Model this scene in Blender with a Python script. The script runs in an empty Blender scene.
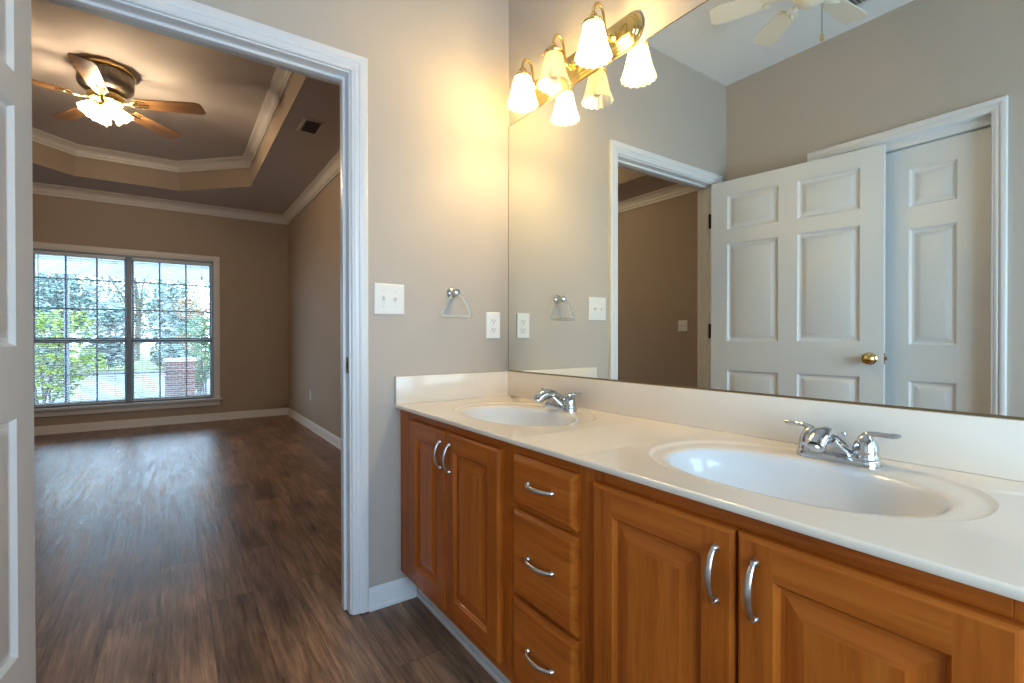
import bpy, bmesh, math, random
from mathutils import Matrix, Vector
R = math.radians
PI = math.pi
scene = bpy.context.scene
COL = scene.collection

# ------------------------------------------------------------------ camera
CAM = (-1.2402, -1.8037, 1.0177)
YAW, PITCH, ROLL = R(34.838), R(-0.333), R(-0.061)
right = Vector((math.cos(YAW), -math.sin(YAW), 0))
fwd = Vector((math.sin(YAW), math.cos(YAW), 0))
up = Vector((0, 0, 1))
f2 = fwd*math.cos(PITCH) + up*math.sin(PITCH)
u2 = -fwd*math.sin(PITCH) + up*math.cos(PITCH)
r3 = right*math.cos(ROLL) + u2*math.sin(ROLL)
u3 = -right*math.sin(ROLL) + u2*math.cos(ROLL)
cam = bpy.data.cameras.new('camera')
cam.sensor_width = 36.0
cam.lens = 486.6/1024*36
cam.clip_start = 0.02
cam.clip_end = 200
camo = bpy.data.objects.new('camera', cam)
COL.objects.link(camo)
m = Matrix.Identity(4)
for i in range(3):
    m[i][0], m[i][1], m[i][2], m[i][3] = r3[i], u3[i], -f2[i], CAM[i]
camo.matrix_world = m
scene.camera = camo

# ------------------------------------------------------------------ world, daylight, exposure
SKY = 9.0
world = bpy.data.worlds.new('overcast_sky')
scene.world = world
world.use_nodes = True
wn = world.node_tree
bgn = wn.nodes['Background']
tc = wn.nodes.new('ShaderNodeTexCoord')
sep = wn.nodes.new('ShaderNodeSeparateXYZ')
rampw = wn.nodes.new('ShaderNodeValToRGB')
wn.links.new(tc.outputs['Generated'], sep.inputs[0])
wn.links.new(sep.outputs['Z'], rampw.inputs[0])
rampw.color_ramp.elements[0].position = 0.0
rampw.color_ramp.elements[0].color = (0.58, 0.79, 1.0, 1)
rampw.color_ramp.elements[1].position = 0.7
rampw.color_ramp.elements[1].color = (0.50, 0.75, 1.0, 1)
wn.links.new(rampw.outputs[0], bgn.inputs['Color'])
bgn.inputs['Strength'].default_value = SKY

def portal(name, loc, rot, sx, sy):
    l = bpy.data.lights.new(name, 'AREA')
    l.shape = 'RECTANGLE'
    l.size, l.size_y = sx, sy
    l.cycles.is_portal = True
    o = bpy.data.objects.new(name, l)
    o.location = loc
    o.rotation_euler = rot
    COL.objects.link(o)
portal('daylight_portal', (-1.66, 5.47, 1.12), (R(-90), 0, 0), 1.75, 1.85)
portal('daylight_portal', (-0.86, -2.89, 1.15), (R(90), 0, 0), 1.6, 1.4)

scene.view_settings.view_transform = 'Standard'
scene.view_settings.look = 'None'
scene.view_settings.gamma = 1
scene.view_settings.use_curve_mapping = False
scene.view_settings.exposure = 0.22
cy = scene.cycles
cy.use_denoising = True
cy.max_bounces = 12
cy.diffuse_bounces = 6
cy.glossy_bounces = 6
cy.transmission_bounces = 8
cy.transparent_max_bounces = 24
cy.sample_clamp_indirect = 30.0
cy.caustics_reflective = False
cy.caustics_refractive = False

VANITY_BULB = 540.0
FAN_BULB = 740.0

# ------------------------------------------------------------------ materials
def mat(name, base=(0.8, 0.8, 0.8), rough=0.5, metal=0.0, spec=0.5, coat=0.0):
    mt = bpy.data.materials.new(name)
    mt.use_nodes = True
    b = mt.node_tree.nodes['Principled BSDF']
    b.inputs['Base Color'].default_value = (*base, 1)
    b.inputs['Roughness'].default_value = rough
    b.inputs['Metallic'].default_value = metal
    b.inputs['Specular IOR Level'].default_value = spec
    b.inputs['Coat Weight'].default_value = coat
    b.inputs['Coat Roughness'].default_value = 0.05
    return mt

def N(mt, t):
    return mt.node_tree.nodes.new(t)
def Lk(mt, a, b):
    mt.node_tree.links.new(a, b)

def noisy(name, c1, c2, rough, scale=(1, 1, 1), nscale=6.0, bump=0.0, bscale=180.0, detail=4, spec=0.4, lo=0.35, hi=0.65, coat=0.0):
    """principled material whose colour wanders between c1 and c2 by a stretched noise"""
    mt = mat(name, c1, rough, spec=spec, coat=coat)
    b = mt.node_tree.nodes['Principled BSDF']
    t = N(mt, 'ShaderNodeTexCoord')
    mp = N(mt, 'ShaderNodeMapping')
    mp.inputs['Scale'].default_value = scale
    Lk(mt, t.outputs['Object'], mp.inputs[0])
    n = N(mt, 'ShaderNodeTexNoise')
    n.inputs['Scale'].default_value = nscale
    n.inputs['Detail'].default_value = detail
    Lk(mt, mp.outputs[0], n.inputs['Vector'])
    r = N(mt, 'ShaderNodeValToRGB')
    r.color_ramp.elements[0].position = lo
    r.color_ramp.elements[0].color = (*c1, 1)
    r.color_ramp.elements[1].position = hi
    r.color_ramp.elements[1].color = (*c2, 1)
    Lk(mt, n.outputs['Fac'], r.inputs[0])
    Lk(mt, r.outputs[0], b.inputs['Base Color'])
    if bump:
        n2 = N(mt, 'ShaderNodeTexNoise')
        n2.inputs['Scale'].default_value = bscale
        n2.inputs['Detail'].default_value = 2
        Lk(mt, t.outputs['Object'], n2.inputs['Vector'])
        bp = N(mt, 'ShaderNodeBump')
        bp.inputs['Strength'].default_value = bump
        bp.inputs['Distance'].default_value = 0.002
        Lk(mt, n2.outputs['Fac'], bp.inputs['Height'])
        Lk(mt, bp.outputs[0], b.inputs['Normal'])
    return mt

def wood(name, dark, mid, light, axis, rough=0.34, seed=0.0, coat=0.05):
    """grain running along the given local axis ('X','Y','Z')"""
    mt = mat(name, mid, rough, spec=0.22, coat=coat)
    b = mt.node_tree.nodes['Principled BSDF']
    t = N(mt, 'ShaderNodeTexCoord')
    mp = N(mt, 'ShaderNodeMapping')
    mp.inputs['Location'].default_value = (seed, seed*1.7, seed*0.6)
    mp.inputs['Scale'].default_value = {'X': (0.06, 1, 1), 'Y': (1, 0.06, 1), 'Z': (1, 1, 0.06)}[axis]
    Lk(mt, t.outputs['Object'], mp.inputs[0])
    n = N(mt, 'ShaderNodeTexNoise')
    n.inputs['Scale'].default_value = 17
    n.inputs['Detail'].default_value = 7
    n.inputs['Roughness'].default_value = 0.6
    n.inputs['Distortion'].default_value = 0.7
    Lk(mt, mp.outputs[0], n.inputs['Vector'])
    n3 = N(mt, 'ShaderNodeTexNoise')
    n3.inputs['Scale'].default_value = 130
    n3.inputs['Detail'].default_value = 3
    Lk(mt, mp.outputs[0], n3.inputs['Vector'])
    r = N(mt, 'ShaderNodeValToRGB')
    r.color_ramp.elements[0].position = 0.32
    r.color_ramp.elements[0].color = (*dark, 1)
    r.color_ramp.elements[1].position = 0.72
    r.color_ramp.elements[1].color = (*light, 1)
    e = r.color_ramp.elements.new(0.5)
    e.color = (*mid, 1)
    Lk(mt, n.outputs['Fac'], r.inputs[0])
    r2 = N(mt, 'ShaderNodeValToRGB')
    r2.color_ramp.elements[0].position = 0.36
    r2.color_ramp.elements[0].color = (0.86, 0.83, 0.80, 1)
    r2.color_ramp.elements[1].position = 0.52
    r2.color_ramp.elements[1].color = (1, 1, 1, 1)
    Lk(mt, n3.outputs['Fac'], r2.inputs[0])
    mx = N(mt, 'ShaderNodeMix')
    mx.data_type = 'RGBA'
    mx.blend_type = 'MULTIPLY'
    mx.inputs[0].default_value = 1.0
    Lk(mt, r.outputs[0], mx.inputs[6])
    Lk(mt, r2.outputs[0], mx.inputs[7])
    Lk(mt, mx.outputs[2], b.inputs['Base Color'])
    return mt

M = {}
M['paint_bath'] = noisy('greige_wall_paint', (0.515, 0.462, 0.408), (0.53, 0.477, 0.422), 0.6, nscale=2.0, bump=0.12, bscale=220)
M['paint_bed'] = noisy('tan_wall_paint', (0.40, 0.318, 0.238), (0.415, 0.328, 0.248), 0.65, nscale=2.0, bump=0.12, bscale=220)
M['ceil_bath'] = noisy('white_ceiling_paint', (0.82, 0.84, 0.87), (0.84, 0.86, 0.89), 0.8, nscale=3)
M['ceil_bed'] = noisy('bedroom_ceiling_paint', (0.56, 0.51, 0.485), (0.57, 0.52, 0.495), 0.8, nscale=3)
M['trim'] = mat('white_gloss_trim', (0.78, 0.79, 0.81), 0.28)
M['door'] = mat('white_door_paint', (0.78, 0.79, 0.79), 0.35)
M['crown'] = mat('cream_crown_paint', (0.72, 0.68, 0.63), 0.4)
WD, WM_, WL = (0.28, 0.062, 0.006), (0.43, 0.106, 0.011), (0.52, 0.146, 0.020)
M['oak_v'] = wood('honey_oak_upright_grain', WD, WM_, WL, 'Z')
M['oak_h'] = wood('honey_oak_level_grain', WD, WM_, WL, 'X', seed=3.1)
M['oak_hy'] = wood('honey_oak_frame_rail_grain', WD, WM_, WL, 'Y', seed=5.3)
M['fanwood'] = wood('fan_blade_oak', (0.22, 0.10, 0.03), (0.36, 0.18, 0.06), (0.45, 0.25, 0.09), 'X', rough=0.3)
M['marble'] = noisy('cream_cultured_marble', (0.79, 0.70, 0.59), (0.81, 0.73, 0.63), 0.22, nscale=3, detail=6, spec=0.45, coat=0.25)
M['basin'] = mat('cultured_marble_bowl_light_tint', (0.74, 0.74, 0.74), 0.10, coat=0.3)  # same marble as the top; whiter light in the bowl put into the colour
M['chrome'] = mat('polished_chrome', (0.60, 0.61, 0.63), 0.06, metal=1)
M['nickel'] = mat('satin_nickel', (0.62, 0.60, 0.57), 0.28, metal=1)
M['brass'] = mat('polished_brass', (0.80, 0.58, 0.22), 0.14, metal=1)
M['dark_brass'] = mat('aged_brass', (0.30, 0.22, 0.12), 0.4, metal=1)
M['pewter'] = noisy('pewter_motor_shell', (0.16, 0.14, 0.11), (0.22, 0.19, 0.15), 0.35, scale=(1, 1, 0.1), nscale=90)
M['pewter'].node_tree.nodes['Principled BSDF'].inputs['Metallic'].default_value = 0.8
M['plastic'] = mat('white_plastic', (0.82, 0.82, 0.80), 0.3)
M['dark'] = mat('dark_slot', (0.03, 0.028, 0.025), 0.6)
M['hinge'] = mat('dark_bronze_hinge', (0.06, 0.05, 0.045), 0.45, metal=0.6)
M['grey'] = mat('grey_steel', (0.35, 0.35, 0.36), 0.4, metal=0.7)
M['fanwhite'] = mat('white_fan_enamel', (0.78, 0.76, 0.68), 0.35)
M['vinyl'] = mat('blue_grey_window_vinyl', (0.26, 0.32, 0.38), 0.4)
M['blind'] = mat('white_blind_slat', (0.80, 0.82, 0.84), 0.4)
M['concrete'] = noisy('pale_concrete', (0.15, 0.16, 0.17), (0.20, 0.21, 0.22), 0.8, nscale=2)
M['lawn'] = noisy('winter_lawn', (0.18, 0.24, 0.08), (0.30, 0.30, 0.14), 0.9, nscale=3)
M['leaf_y'] = noisy('yellow_green_leaves', (0.24, 0.36, 0.06), (0.42, 0.50, 0.12), 0.6, nscale=5)
M['leaf_g'] = noisy('dark_green_leaves', (0.07, 0.16, 0.06), (0.14, 0.26, 0.11), 0.6, nscale=5)
M['leaf_b'] = noisy('grey_green_leaves', (0.20, 0.27, 0.25), (0.33, 0.41, 0.38), 0.7, nscale=2)
M['leaf_r'] = noisy('russet_leaves', (0.34, 0.18, 0.10), (0.40, 0.30, 0.16), 0.7, nscale=4)
M['bark'] = noisy('grey_bark', (0.12, 0.10, 0.08), (0.22, 0.19, 0.16), 0.9, nscale=12)

# brick for the pillar outside
bm_ = mat('red_brick', (0.3, 0.12, 0.08), 0.85)
t = N(bm_, 'ShaderNodeTexCoord'); bk = N(bm_, 'ShaderNodeTexBrick')
mp = N(bm_, 'ShaderNodeMapping'); mp.inputs['Rotation'].default_value = (R(90), 0, 0)
bk.inputs['Scale'].default_value = 5
bk.inputs['Color1'].default_value = (0.30, 0.14, 0.12, 1); bk.inputs['Color2'].default_value = (0.22, 0.11, 0.10, 1)
bk.inputs['Mortar'].default_value = (0.5, 0.47, 0.45, 1)
Lk(bm_, t.outputs['Object'], mp.inputs[0]); Lk(bm_, mp.outputs[0], bk.inputs['Vector'])
Lk(bm_, bk.outputs['Color'], bm_.node_tree.nodes['Principled BSDF'].inputs['Base Color'])
M['brick'] = bm_

# vinyl plank floor: planks run along Y
fl = mat('vinyl_plank_floor', (0.12, 0.08, 0.06), 0.3, spec=0.28)
b = fl.node_tree.nodes['Principled BSDF']
t = N(fl, 'ShaderNodeTexCoord')
mp = N(fl, 'ShaderNodeMapping'); mp.inputs['Rotation'].default_value = (0, 0, R(90)); mp.inputs['Location'].default_value = (0.4, 0.07, 0)
Lk(fl, t.outputs['Object'], mp.inputs[0])
bk = N(fl, 'ShaderNodeTexBrick')
bk.offset = 0.37; bk.offset_frequency = 2
bk.inputs['Scale'].default_value = 1.0
bk.inputs['Brick Width'].default_value = 1.22
bk.inputs['Row Height'].default_value = 0.152
bk.inputs['Mortar Size'].default_value = 0.0012
bk.inputs['Bias'].default_value = 0.0
bk.inputs['Color1'].default_value = (0, 0, 0, 1); bk.inputs['Color2'].default_value = (1, 1, 1, 1)
bk.inputs['Mortar'].default_value = (0, 0, 0, 1)
Lk(fl, mp.outputs[0], bk.inputs['Vector'])
pr = N(fl, 'ShaderNodeValToRGB')
pr.color_ramp.elements[0].color = (0.175, 0.110, 0.074, 1)
pr.color_ramp.elements[1].color = (0.265, 0.175, 0.120, 1)
e = pr.color_ramp.elements.new(0.5); e.color = (0.215, 0.138, 0.094, 1)
Lk(fl, bk.outputs['Color'], pr.inputs[0])
# grain streaks, shifted per plank
ad = N(fl, 'ShaderNodeVectorMath'); ad.operation = 'MULTIPLY_ADD'
ad.inputs[1].default_value = (7, 13, 5)
Lk(fl, bk.outputs['Color'], ad.inputs[0])
Lk(fl, t.outputs['Object'], ad.inputs[2])
m2 = N(fl, 'ShaderNodeMapping'); m2.inputs['Scale'].default_value = (1, 0.085, 1)
Lk(fl, ad.outputs[0], m2.inputs[0])
n1 = N(fl, 'ShaderNodeTexNoise'); n1.inputs['Scale'].default_value = 30; n1.inputs['Detail'].default_value = 8; n1.inputs['Roughness'].default_value = 0.65; n1.inputs['Distortion'].default_value = 0.5
Lk(fl, m2.outputs[0], n1.inputs['Vector'])
gr = N(fl, 'ShaderNodeValToRGB')
gr.color_ramp.elements[0].position = 0.3; gr.color_ramp.elements[0].color = (0.50, 0.47, 0.46, 1)
gr.color_ramp.elements[1].position = 0.7; gr.color_ramp.elements[1].color = (1.45, 1.40, 1.36, 1)
Lk(fl, n1.outputs['Fac'], gr.inputs[0])
mx = N(fl, 'ShaderNodeMix'); mx.data_type = 'RGBA'; mx.blend_type = 'MULTIPLY'; mx.inputs[0].default_value = 1.0
Lk(fl, pr.outputs[0], mx.inputs[6]); Lk(fl, gr.outputs[0], mx.inputs[7])
# fine scratchy grain
m4 = N(fl, 'ShaderNodeMapping'); m4.inputs['Scale'].default_value = (1, 0.05, 1)
Lk(fl, ad.outputs[0], m4.inputs[0])
n4 = N(fl, 'ShaderNodeTexNoise'); n4.inputs['Scale'].default_value = 95; n4.inputs['Detail'].default_value = 4; n4.inputs['Roughness'].default_value = 0.7
Lk(fl, m4.outputs[0], n4.inputs['Vector'])
g4 = N(fl, 'ShaderNodeValToRGB')
g4.color_ramp.elements[0].position = 0.36; g4.color_ramp.elements[0].color = (0.74, 0.72, 0.72, 1)
g4.color_ramp.elements[1].position = 0.62; g4.color_ramp.elements[1].color = (1.30, 1.27, 1.24, 1)
Lk(fl, n4.outputs['Fac'], g4.inputs[0])
mx4 = N(fl, 'ShaderNodeMix'); mx4.data_type = 'RGBA'; mx4.blend_type = 'MULTIPLY'; mx4.inputs[0].default_value = 1.0
Lk(fl, mx.outputs[2], mx4.inputs[6]); Lk(fl, g4.outputs[0], mx4.inputs[7])
mx = mx4
# big soft worn blotches
m3 = N(fl, 'ShaderNodeMapping'); m3.inputs['Scale'].default_value = (1, 0.4, 1)
Lk(fl, ad.outputs[0], m3.inputs[0])
n2 = N(fl, 'ShaderNodeTexNoise'); n2.inputs['Scale'].default_value = 5.5; n2.inputs['Detail'].default_value = 5
Lk(fl, m3.outputs[0], n2.inputs['Vector'])
g2 = N(fl, 'ShaderNodeValToRGB')
g2.color_ramp.elements[0].position = 0.32; g2.color_ramp.elements[0].color = (0.60, 0.58, 0.60, 1)
g2.color_ramp.elements[1].position = 0.68; g2.color_ramp.elements[1].color = (1.28, 1.22, 1.12, 1)
Lk(fl, n2.outputs['Fac'], g2.inputs[0])
mx2 = N(fl, 'ShaderNodeMix'); mx2.data_type = 'RGBA'; mx2.blend_type = 'MULTIPLY'; mx2.inputs[0].default_value = 1.0
Lk(fl, mx.outputs[2], mx2.inputs[6]); Lk(fl, g2.outputs[0], mx2.inputs[7])
# seams darken
mx3 = N(fl, 'ShaderNodeMix'); mx3.data_type = 'RGBA'
Lk(fl, bk.outputs['Fac'], mx3.inputs[0]); Lk(fl, mx2.outputs[2], mx3.inputs[6])
mx3.inputs[7].default_value = (0.10, 0.066, 0.048, 1)
Lk(fl, mx3.outputs[2], b.inputs['Base Color'])
rr = N(fl, 'ShaderNodeMapRange'); rr.inputs[3].default_value = 0.16; rr.inputs[4].default_value = 0.52
Lk(fl, n1.outputs['Fac'], rr.inputs[0]); Lk(fl, rr.outputs[0], b.inputs['Roughness'])
bp = N(fl, 'ShaderNodeBump'); bp.inputs['Strength'].default_value = 0.5; bp.inputs['Distance'].default_value = 0.004
Lk(fl, n1.outputs['Fac'], bp.inputs['Height']); Lk(fl, bp.outputs[0], b.inputs['Normal'])
M['floor'] = fl

def nodes_mat(name):
    mt = bpy.data.materials.new(name)
    mt.use_nodes = True
    mt.node_tree.nodes.remove(mt.node_tree.nodes['Principled BSDF'])
    return mt, mt.node_tree.nodes['Material Output']

mt, out = nodes_mat('mirror_silver')
g = N(mt, 'ShaderNodeBsdfGlossy'); g.inputs['Color'].default_value = (0.90, 0.92, 0.86, 1); g.inputs['Roughness'].default_value = 0.0
Lk(mt, g.outputs[0], out.inputs[0]); M['mirror'] = mt

def thin_glass(name, tint, refl, rough=0.02):
    mt, out = nodes_mat(name)
    tr = N(mt, 'ShaderNodeBsdfTransparent'); tr.inputs['Color'].default_value = (*tint, 1)
    g = N(mt, 'ShaderNodeBsdfGlossy'); g.inputs['Roughness'].default_value = rough
    mixn = N(mt, 'ShaderNodeMixShader')
    lw = N(mt, 'ShaderNodeLayerWeight'); lw.inputs['Blend'].default_value = 0.25
    mr = N(mt, 'ShaderNodeMapRange'); mr.inputs[3].default_value = refl; mr.inputs[4].default_value = min(1, refl+0.5)
    Lk(mt, lw.outputs['Fresnel'], mr.inputs[0])
    Lk(mt, mr.outputs[0], mixn.inputs[0]); Lk(mt, tr.outputs[0], mixn.inputs[1]); Lk(mt, g.outputs[0], mixn.inputs[2])
    Lk(mt, mixn.outputs[0], out.inputs[0])
    return mt
M['glass'] = thin_glass('window_glass', (0.94, 0.97, 0.98), 0.02)
M['acrylic'] = thin_glass('clear_acrylic', (0.97, 0.97, 0.95), 0.06)

def shade_glass(name, tint, t_w, d_w):
    """ribbed frosted glass: part clear, part translucent, a little gloss"""
    mt, out = nodes_mat(name)
    tr = N(mt, 'ShaderNodeBsdfTransparent'); tr.inputs['Color'].default_value = (*tint, 1)
    tl = N(mt, 'ShaderNodeBsdfTranslucent'); tl.inputs['Color'].default_value = (*tint, 1)
    df = N(mt, 'ShaderNodeBsdfDiffuse'); df.inputs['Color'].default_value = (*tint, 1)
    gl = N(mt, 'ShaderNodeBsdfGlossy'); gl.inputs['Roughness'].default_value = 0.1
    a = N(mt, 'ShaderNodeMixShader'); a.inputs[0].default_value = d_w
    Lk(mt, tl.outputs[0], a.inputs[1]); Lk(mt, df.outputs[0], a.inputs[2])
    c = N(mt, 'ShaderNodeMixShader'); c.inputs[0].default_value = t_w
    Lk(mt, a.outputs[0], c.inputs[1]); Lk(mt, tr.outputs[0], c.inputs[2])
    d = N(mt, 'ShaderNodeMixShader'); d.inputs[0].default_value = 0.08
    Lk(mt, c.outputs[0], d.inputs[1]); Lk(mt, gl.outputs[0], d.inputs[2])
    Lk(mt, d.outputs[0], out.inputs[0])
    return mt
M['shade'] = shade_glass('ribbed_frosted_glass', (0.98, 0.95, 0.87), 0.20, 0.15)
M['fanshade'] = shade_glass('white_frosted_glass', (0.97, 0.94, 0.88), 0.45, 0.3)

def emit(name, col, s):
    mt, out = nodes_mat(name)
    e = N(mt, 'ShaderNodeEmission'); e.inputs[0].default_value = (*col, 1); e.inputs[1].default_value = s
    Lk(mt, e.outputs[0], out.inputs[0])
    return mt
M['bulb_on'] = emit('lit_warm_bulb', (1.0, 0.70, 0.28), VANITY_BULB)
M['fan_on'] = emit('lit_fan_bulb', (1.0, 0.79, 0.54), FAN_BULB)
M['bulb_off'] = mat('unlit_bulb', (0.75, 0.72, 0.65), 0.3)

# ------------------------------------------------------------------ object helpers
WMX = {}
def link(o, parent, wm):
    COL.objects.link(o)
    WMX[o.name] = wm
    if parent is not None:
        o.parent = parent
        o.matrix_basis = WMX[parent.name].inverted() @ wm
    else:
        o.matrix_basis = wm

def thing(name, label, cat, loc=(0, 0, 0), rz=0.0, group=None, kind=None):
    o = bpy.data.objects.new(name, None)
    o.empty_display_size = 0.05
    link(o, None, Matrix.Translation(loc) @ Matrix.Rotation(rz, 4, 'Z'))
    tag(o, label, cat, group, kind)
    return o

def tag(o, label=None, cat=None, group=None, kind=None):
    if label: o['label'] = label
    if cat: o['category'] = cat
    if group: o['group'] = group
    if kind: o['kind'] = kind
    return o

def obj(name, bm, mats, parent=None, wm=None, smooth=35, local=False):
    """bm is in world coordinates, or (local=True) in the coordinates of wm; origin goes to wm (default: the parent's origin)"""
    if wm is None:
        wm = WMX[parent.name] if parent is not None else Matrix.Identity(4)
    if not local:
        bm.transform(wm.inverted())
    bmesh.ops.recalc_face_normals(bm, faces=bm.faces)
    me = bpy.data.meshes.new(name)
    bm.to_mesh(me)
    bm.free()
    if not isinstance(mats, (list, tuple)): mats = [mats]
    for k in mats: me.materials.append(M[k])
    if smooth:
        for p in me.polygons: p.use_smooth = True
        me.set_sharp_from_angle(angle=R(smooth))
    o = bpy.data.objects.new(name, me)
    link(o, parent, wm)
    return o

def struct(name, bm, mats, label=None, cat=None, smooth=35):
    o = obj(name, bm, mats, smooth=smooth)
    o['kind'] = 'structure'
    tag(o, label, cat)
    return o

def copy_tree(o, wm, parent=None):
    c = o.copy()
    COL.objects.link(c)
    if parent is None:
        c.matrix_basis = wm
        WMX[c.name] = wm
    else:
        c.parent = parent
        c.matrix_basis = o.matrix_basis.copy()
        WMX[c.name] = WMX[parent.name] @ o.matrix_basis
    for ch in [k for k in bpy.data.objects if k.parent == o]:
        copy_tree(ch, None, c)
    return c

# ------------------------------------------------------------------ bmesh helpers
def B(): return bmesh.new()

def box(bm, x0, x1, y0, y1, z0, z1, bev=0.0, seg=2, mi=0):
    r = bmesh.ops.create_cube(bm, size=1.0)
    vs = r['verts']
    for v in vs:
        v.co = Vector(((x0+x1)/2+v.co.x*(x1-x0), (y0+y1)/2+v.co.y*(y1-y0), (z0+z1)/2+v.co.z*(z1-z0)))
    fs = set(f for v in vs for f in v.link_faces)
    for f in fs: f.material_index = mi
    if bev:
        es = list(set(e for v in vs for e in v.link_edges))
        rb = bmesh.ops.bevel(bm, geom=es, offset=bev, segments=seg, affect='EDGES', profile=0.5)
        for f in rb['faces']: f.material_index = mi
    return vs

def quad(bm, pts, mi=0):
    f = bm.faces.new([bm.verts.new(p) for p in pts])
    f.material_index = mi
    return f

def skin(bm, rings, closed=True, cap0=False, cap1=False, mi=0):
    """faces between successive rings of points"""
    vr = [[bm.verts.new(p) for p in r] for r in rings]
    n = len(vr[0])
    for a, b_ in zip(vr, vr[1:]):
        for i in range(n if closed else n-1):
            j = (i+1) % n
            f = bm.faces.new((a[i], a[j], b_[j], b_[i]))
            f.material_index = mi
    if cap0: bm.faces.new(list(reversed(vr[0]))).material_index = mi
    if cap1: bm.faces.new(vr[-1]).material_index = mi
    return vr

def lathe(bm, prof, seg=32, mtx=Matrix.Identity(4), mi=0, cap0=False, cap1=False, rib=None, sx=1.0, sy=1.0):
    rings = []
    for k, (r, z) in enumerate(prof):
        ring = []
        for i in range(seg):
            a = 2*PI*i/seg
            rr = r
            zz = z
            if rib:
                dr, dz = rib(a, k/(len(prof)-1))
                rr += dr; zz += dz
            ring.append(mtx @ Vector((rr*math.cos(a)*sx, rr*math.sin(a)*sy, zz)))
        rings.append(ring)
    return skin(bm, rings, True, cap0, cap1, mi)

def tube(bm, pts, rad, seg=12, flat=None, mi=0, caps=True):
    """tube along pts; rad number or list; flat=(normal vector, factor) squashes the section along that vector"""
    pts = [Vector(p) for p in pts]
    n = len(pts)
    if not isinstance(rad, (list, tuple)): rad = [rad]*n
    rings = []
    prev = None
    for i, p in enumerate(pts):
        t = (pts[min(i+1, n-1)] - pts[max(i-1, 0)]).normalized()
        if prev is None:
            a = Vector((0, 0, 1)) if abs(t.z) < 0.9 else Vector((1, 0, 0))
            prev = (a - t*a.dot(t)).normalized()
        u = (prev - t*prev.dot(t)).normalized()
        prev = u
        w = t.cross(u)
        ring = []
        for k in range(seg):
            a = 2*PI*k/seg
            d = (u*math.cos(a) + w*math.sin(a))*rad[i]
            if flat:
                nv = Vector(flat[0]).normalized()
                d = d - nv*d.dot(nv)*(1-flat[1])
            ring.append(p + d)
        rings.append(ring)
    return skin(bm, rings, True, caps, caps, mi)

def bez(p0, p1, p2, p3, n=12):
    p0, p1, p2, p3 = map(Vector, (p0, p1, p2, p3))
    return [p0*(1-t)**3 + p1*3*t*(1-t)**2 + p2*3*t*t*(1-t) + p3*t**3 for t in [i/n for i in range(n+1)]]

def sphere(bm, c, r, seg=16, sc=(1, 1, 1), mi=0):
    rr = bmesh.ops.create_uvsphere(bm, u_segments=seg, v_segments=max(6, seg//2), radius=r)
    for v in rr['verts']:
        v.co = Vector((c[0]+v.co.x*sc[0], c[1]+v.co.y*sc[1], c[2]+v.co.z*sc[2]))
    for f in set(f for v in rr['verts'] for f in v.link_faces): f.material_index = mi

def wall_holes(bm, P, u0, u1, v0, v1, t0, t1, holes, mi0=0, mi1=0, mie=0):
    """slab between t0 and t1 with rectangular holes (ua, ub, va, vb); P maps (u, v, t) to a point"""
    us = sorted(set([u0, u1] + [h[0] for h in holes] + [h[1] for h in holes]))
    vs = sorted(set([v0, v1] + [h[2] for h in holes] + [h[3] for h in holes]))
    us = [u for u in us if u0 <= u <= u1]
    vs = [v for v in vs if v0 <= v <= v1]
    def inh(u, v): return any(h[0] < u < h[1] and h[2] < v < h[3] for h in holes)
    for a, b_ in zip(us, us[1:]):
        for c, d in zip(vs, vs[1:]):
            if inh((a+b_)/2, (c+d)/2): continue
            quad(bm, [P(a, c, t0), P(b_, c, t0), P(b_, d, t0), P(a, d, t0)], mi0)
            quad(bm, [P(a, c, t1), P(a, d, t1), P(b_, d, t1), P(b_, c, t1)], mi1)
    rects = [(u0, u1, v0, v1)] + list(holes)
    for (a, b_, c, d) in rects:
        for (p, q) in (((a, c), (b_, c)), ((b_, c), (b_, d)), ((b_, d), (a, d)), ((a, d), (a, c))):
            if p[1] == q[1] == v0: continue
            quad(bm, [P(*p, t0), P(*q, t0), P(*q, t1), P(*p, t1)], mie)
    bmesh.ops.remove_doubles(bm, verts=bm.verts, dist=1e-5)

PY = lambda u, v, t: Vector((u, t, v))       # wall lying in a plane y = t
PX = lambda u, v, t: Vector((t, u, v))       # wall lying in a plane x = t

def casing_u(bm, P, ul, ur, vh, vb, prof):
    """mitred casing up one leg, over the head, down the other: prof = [(distance out from the opening, proud of wall as t)]"""
    rings = []
    for corner in range(4):
        ring = []
        for (w, t) in prof:
            u = (ul-w) if corner < 2 else (ur+w)
            v = vb if corner in (0, 3) else vh+w
            ring.append(P(u, v, t))
        rings.append(ring)
    skin(bm, rings, True, True, True)

def offset_poly(poly, d):
    """inward offset of a counter-clockwise polygon"""
    n = len(poly)
    out = []
    for i in range(n):
        p0, p1, p2 = Vector(poly[i-1]), Vector(poly[i]), Vector(poly[(i+1) % n])
        e1, e2 = (p1-p0).normalized(), (p2-p1).normalized()
        n1, n2 = Vector((-e1.y, e1.x)), Vector((-e2.y, e2.x))
        k = 1+n1.dot(n2)
        out.append(p1 + (n1+n2)*(d/k))
    return out

def crown(bm, poly, prof):
    """closed moulding round the inside of a polygon; prof = [(distance from wall, z)]"""
    cols = [[Vector((q.x, q.y, z)) for q in offset_poly(poly, d)] for d, z in prof]
    n = len(poly)
    rings = [[cols[k][i] for k in range(len(prof))] for i in range(n)]
    rings.append(rings[0])
    skin(bm, rings, True)
    bmesh.ops.remove_doubles(bm, verts=bm.verts, dist=1e-6)

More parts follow.
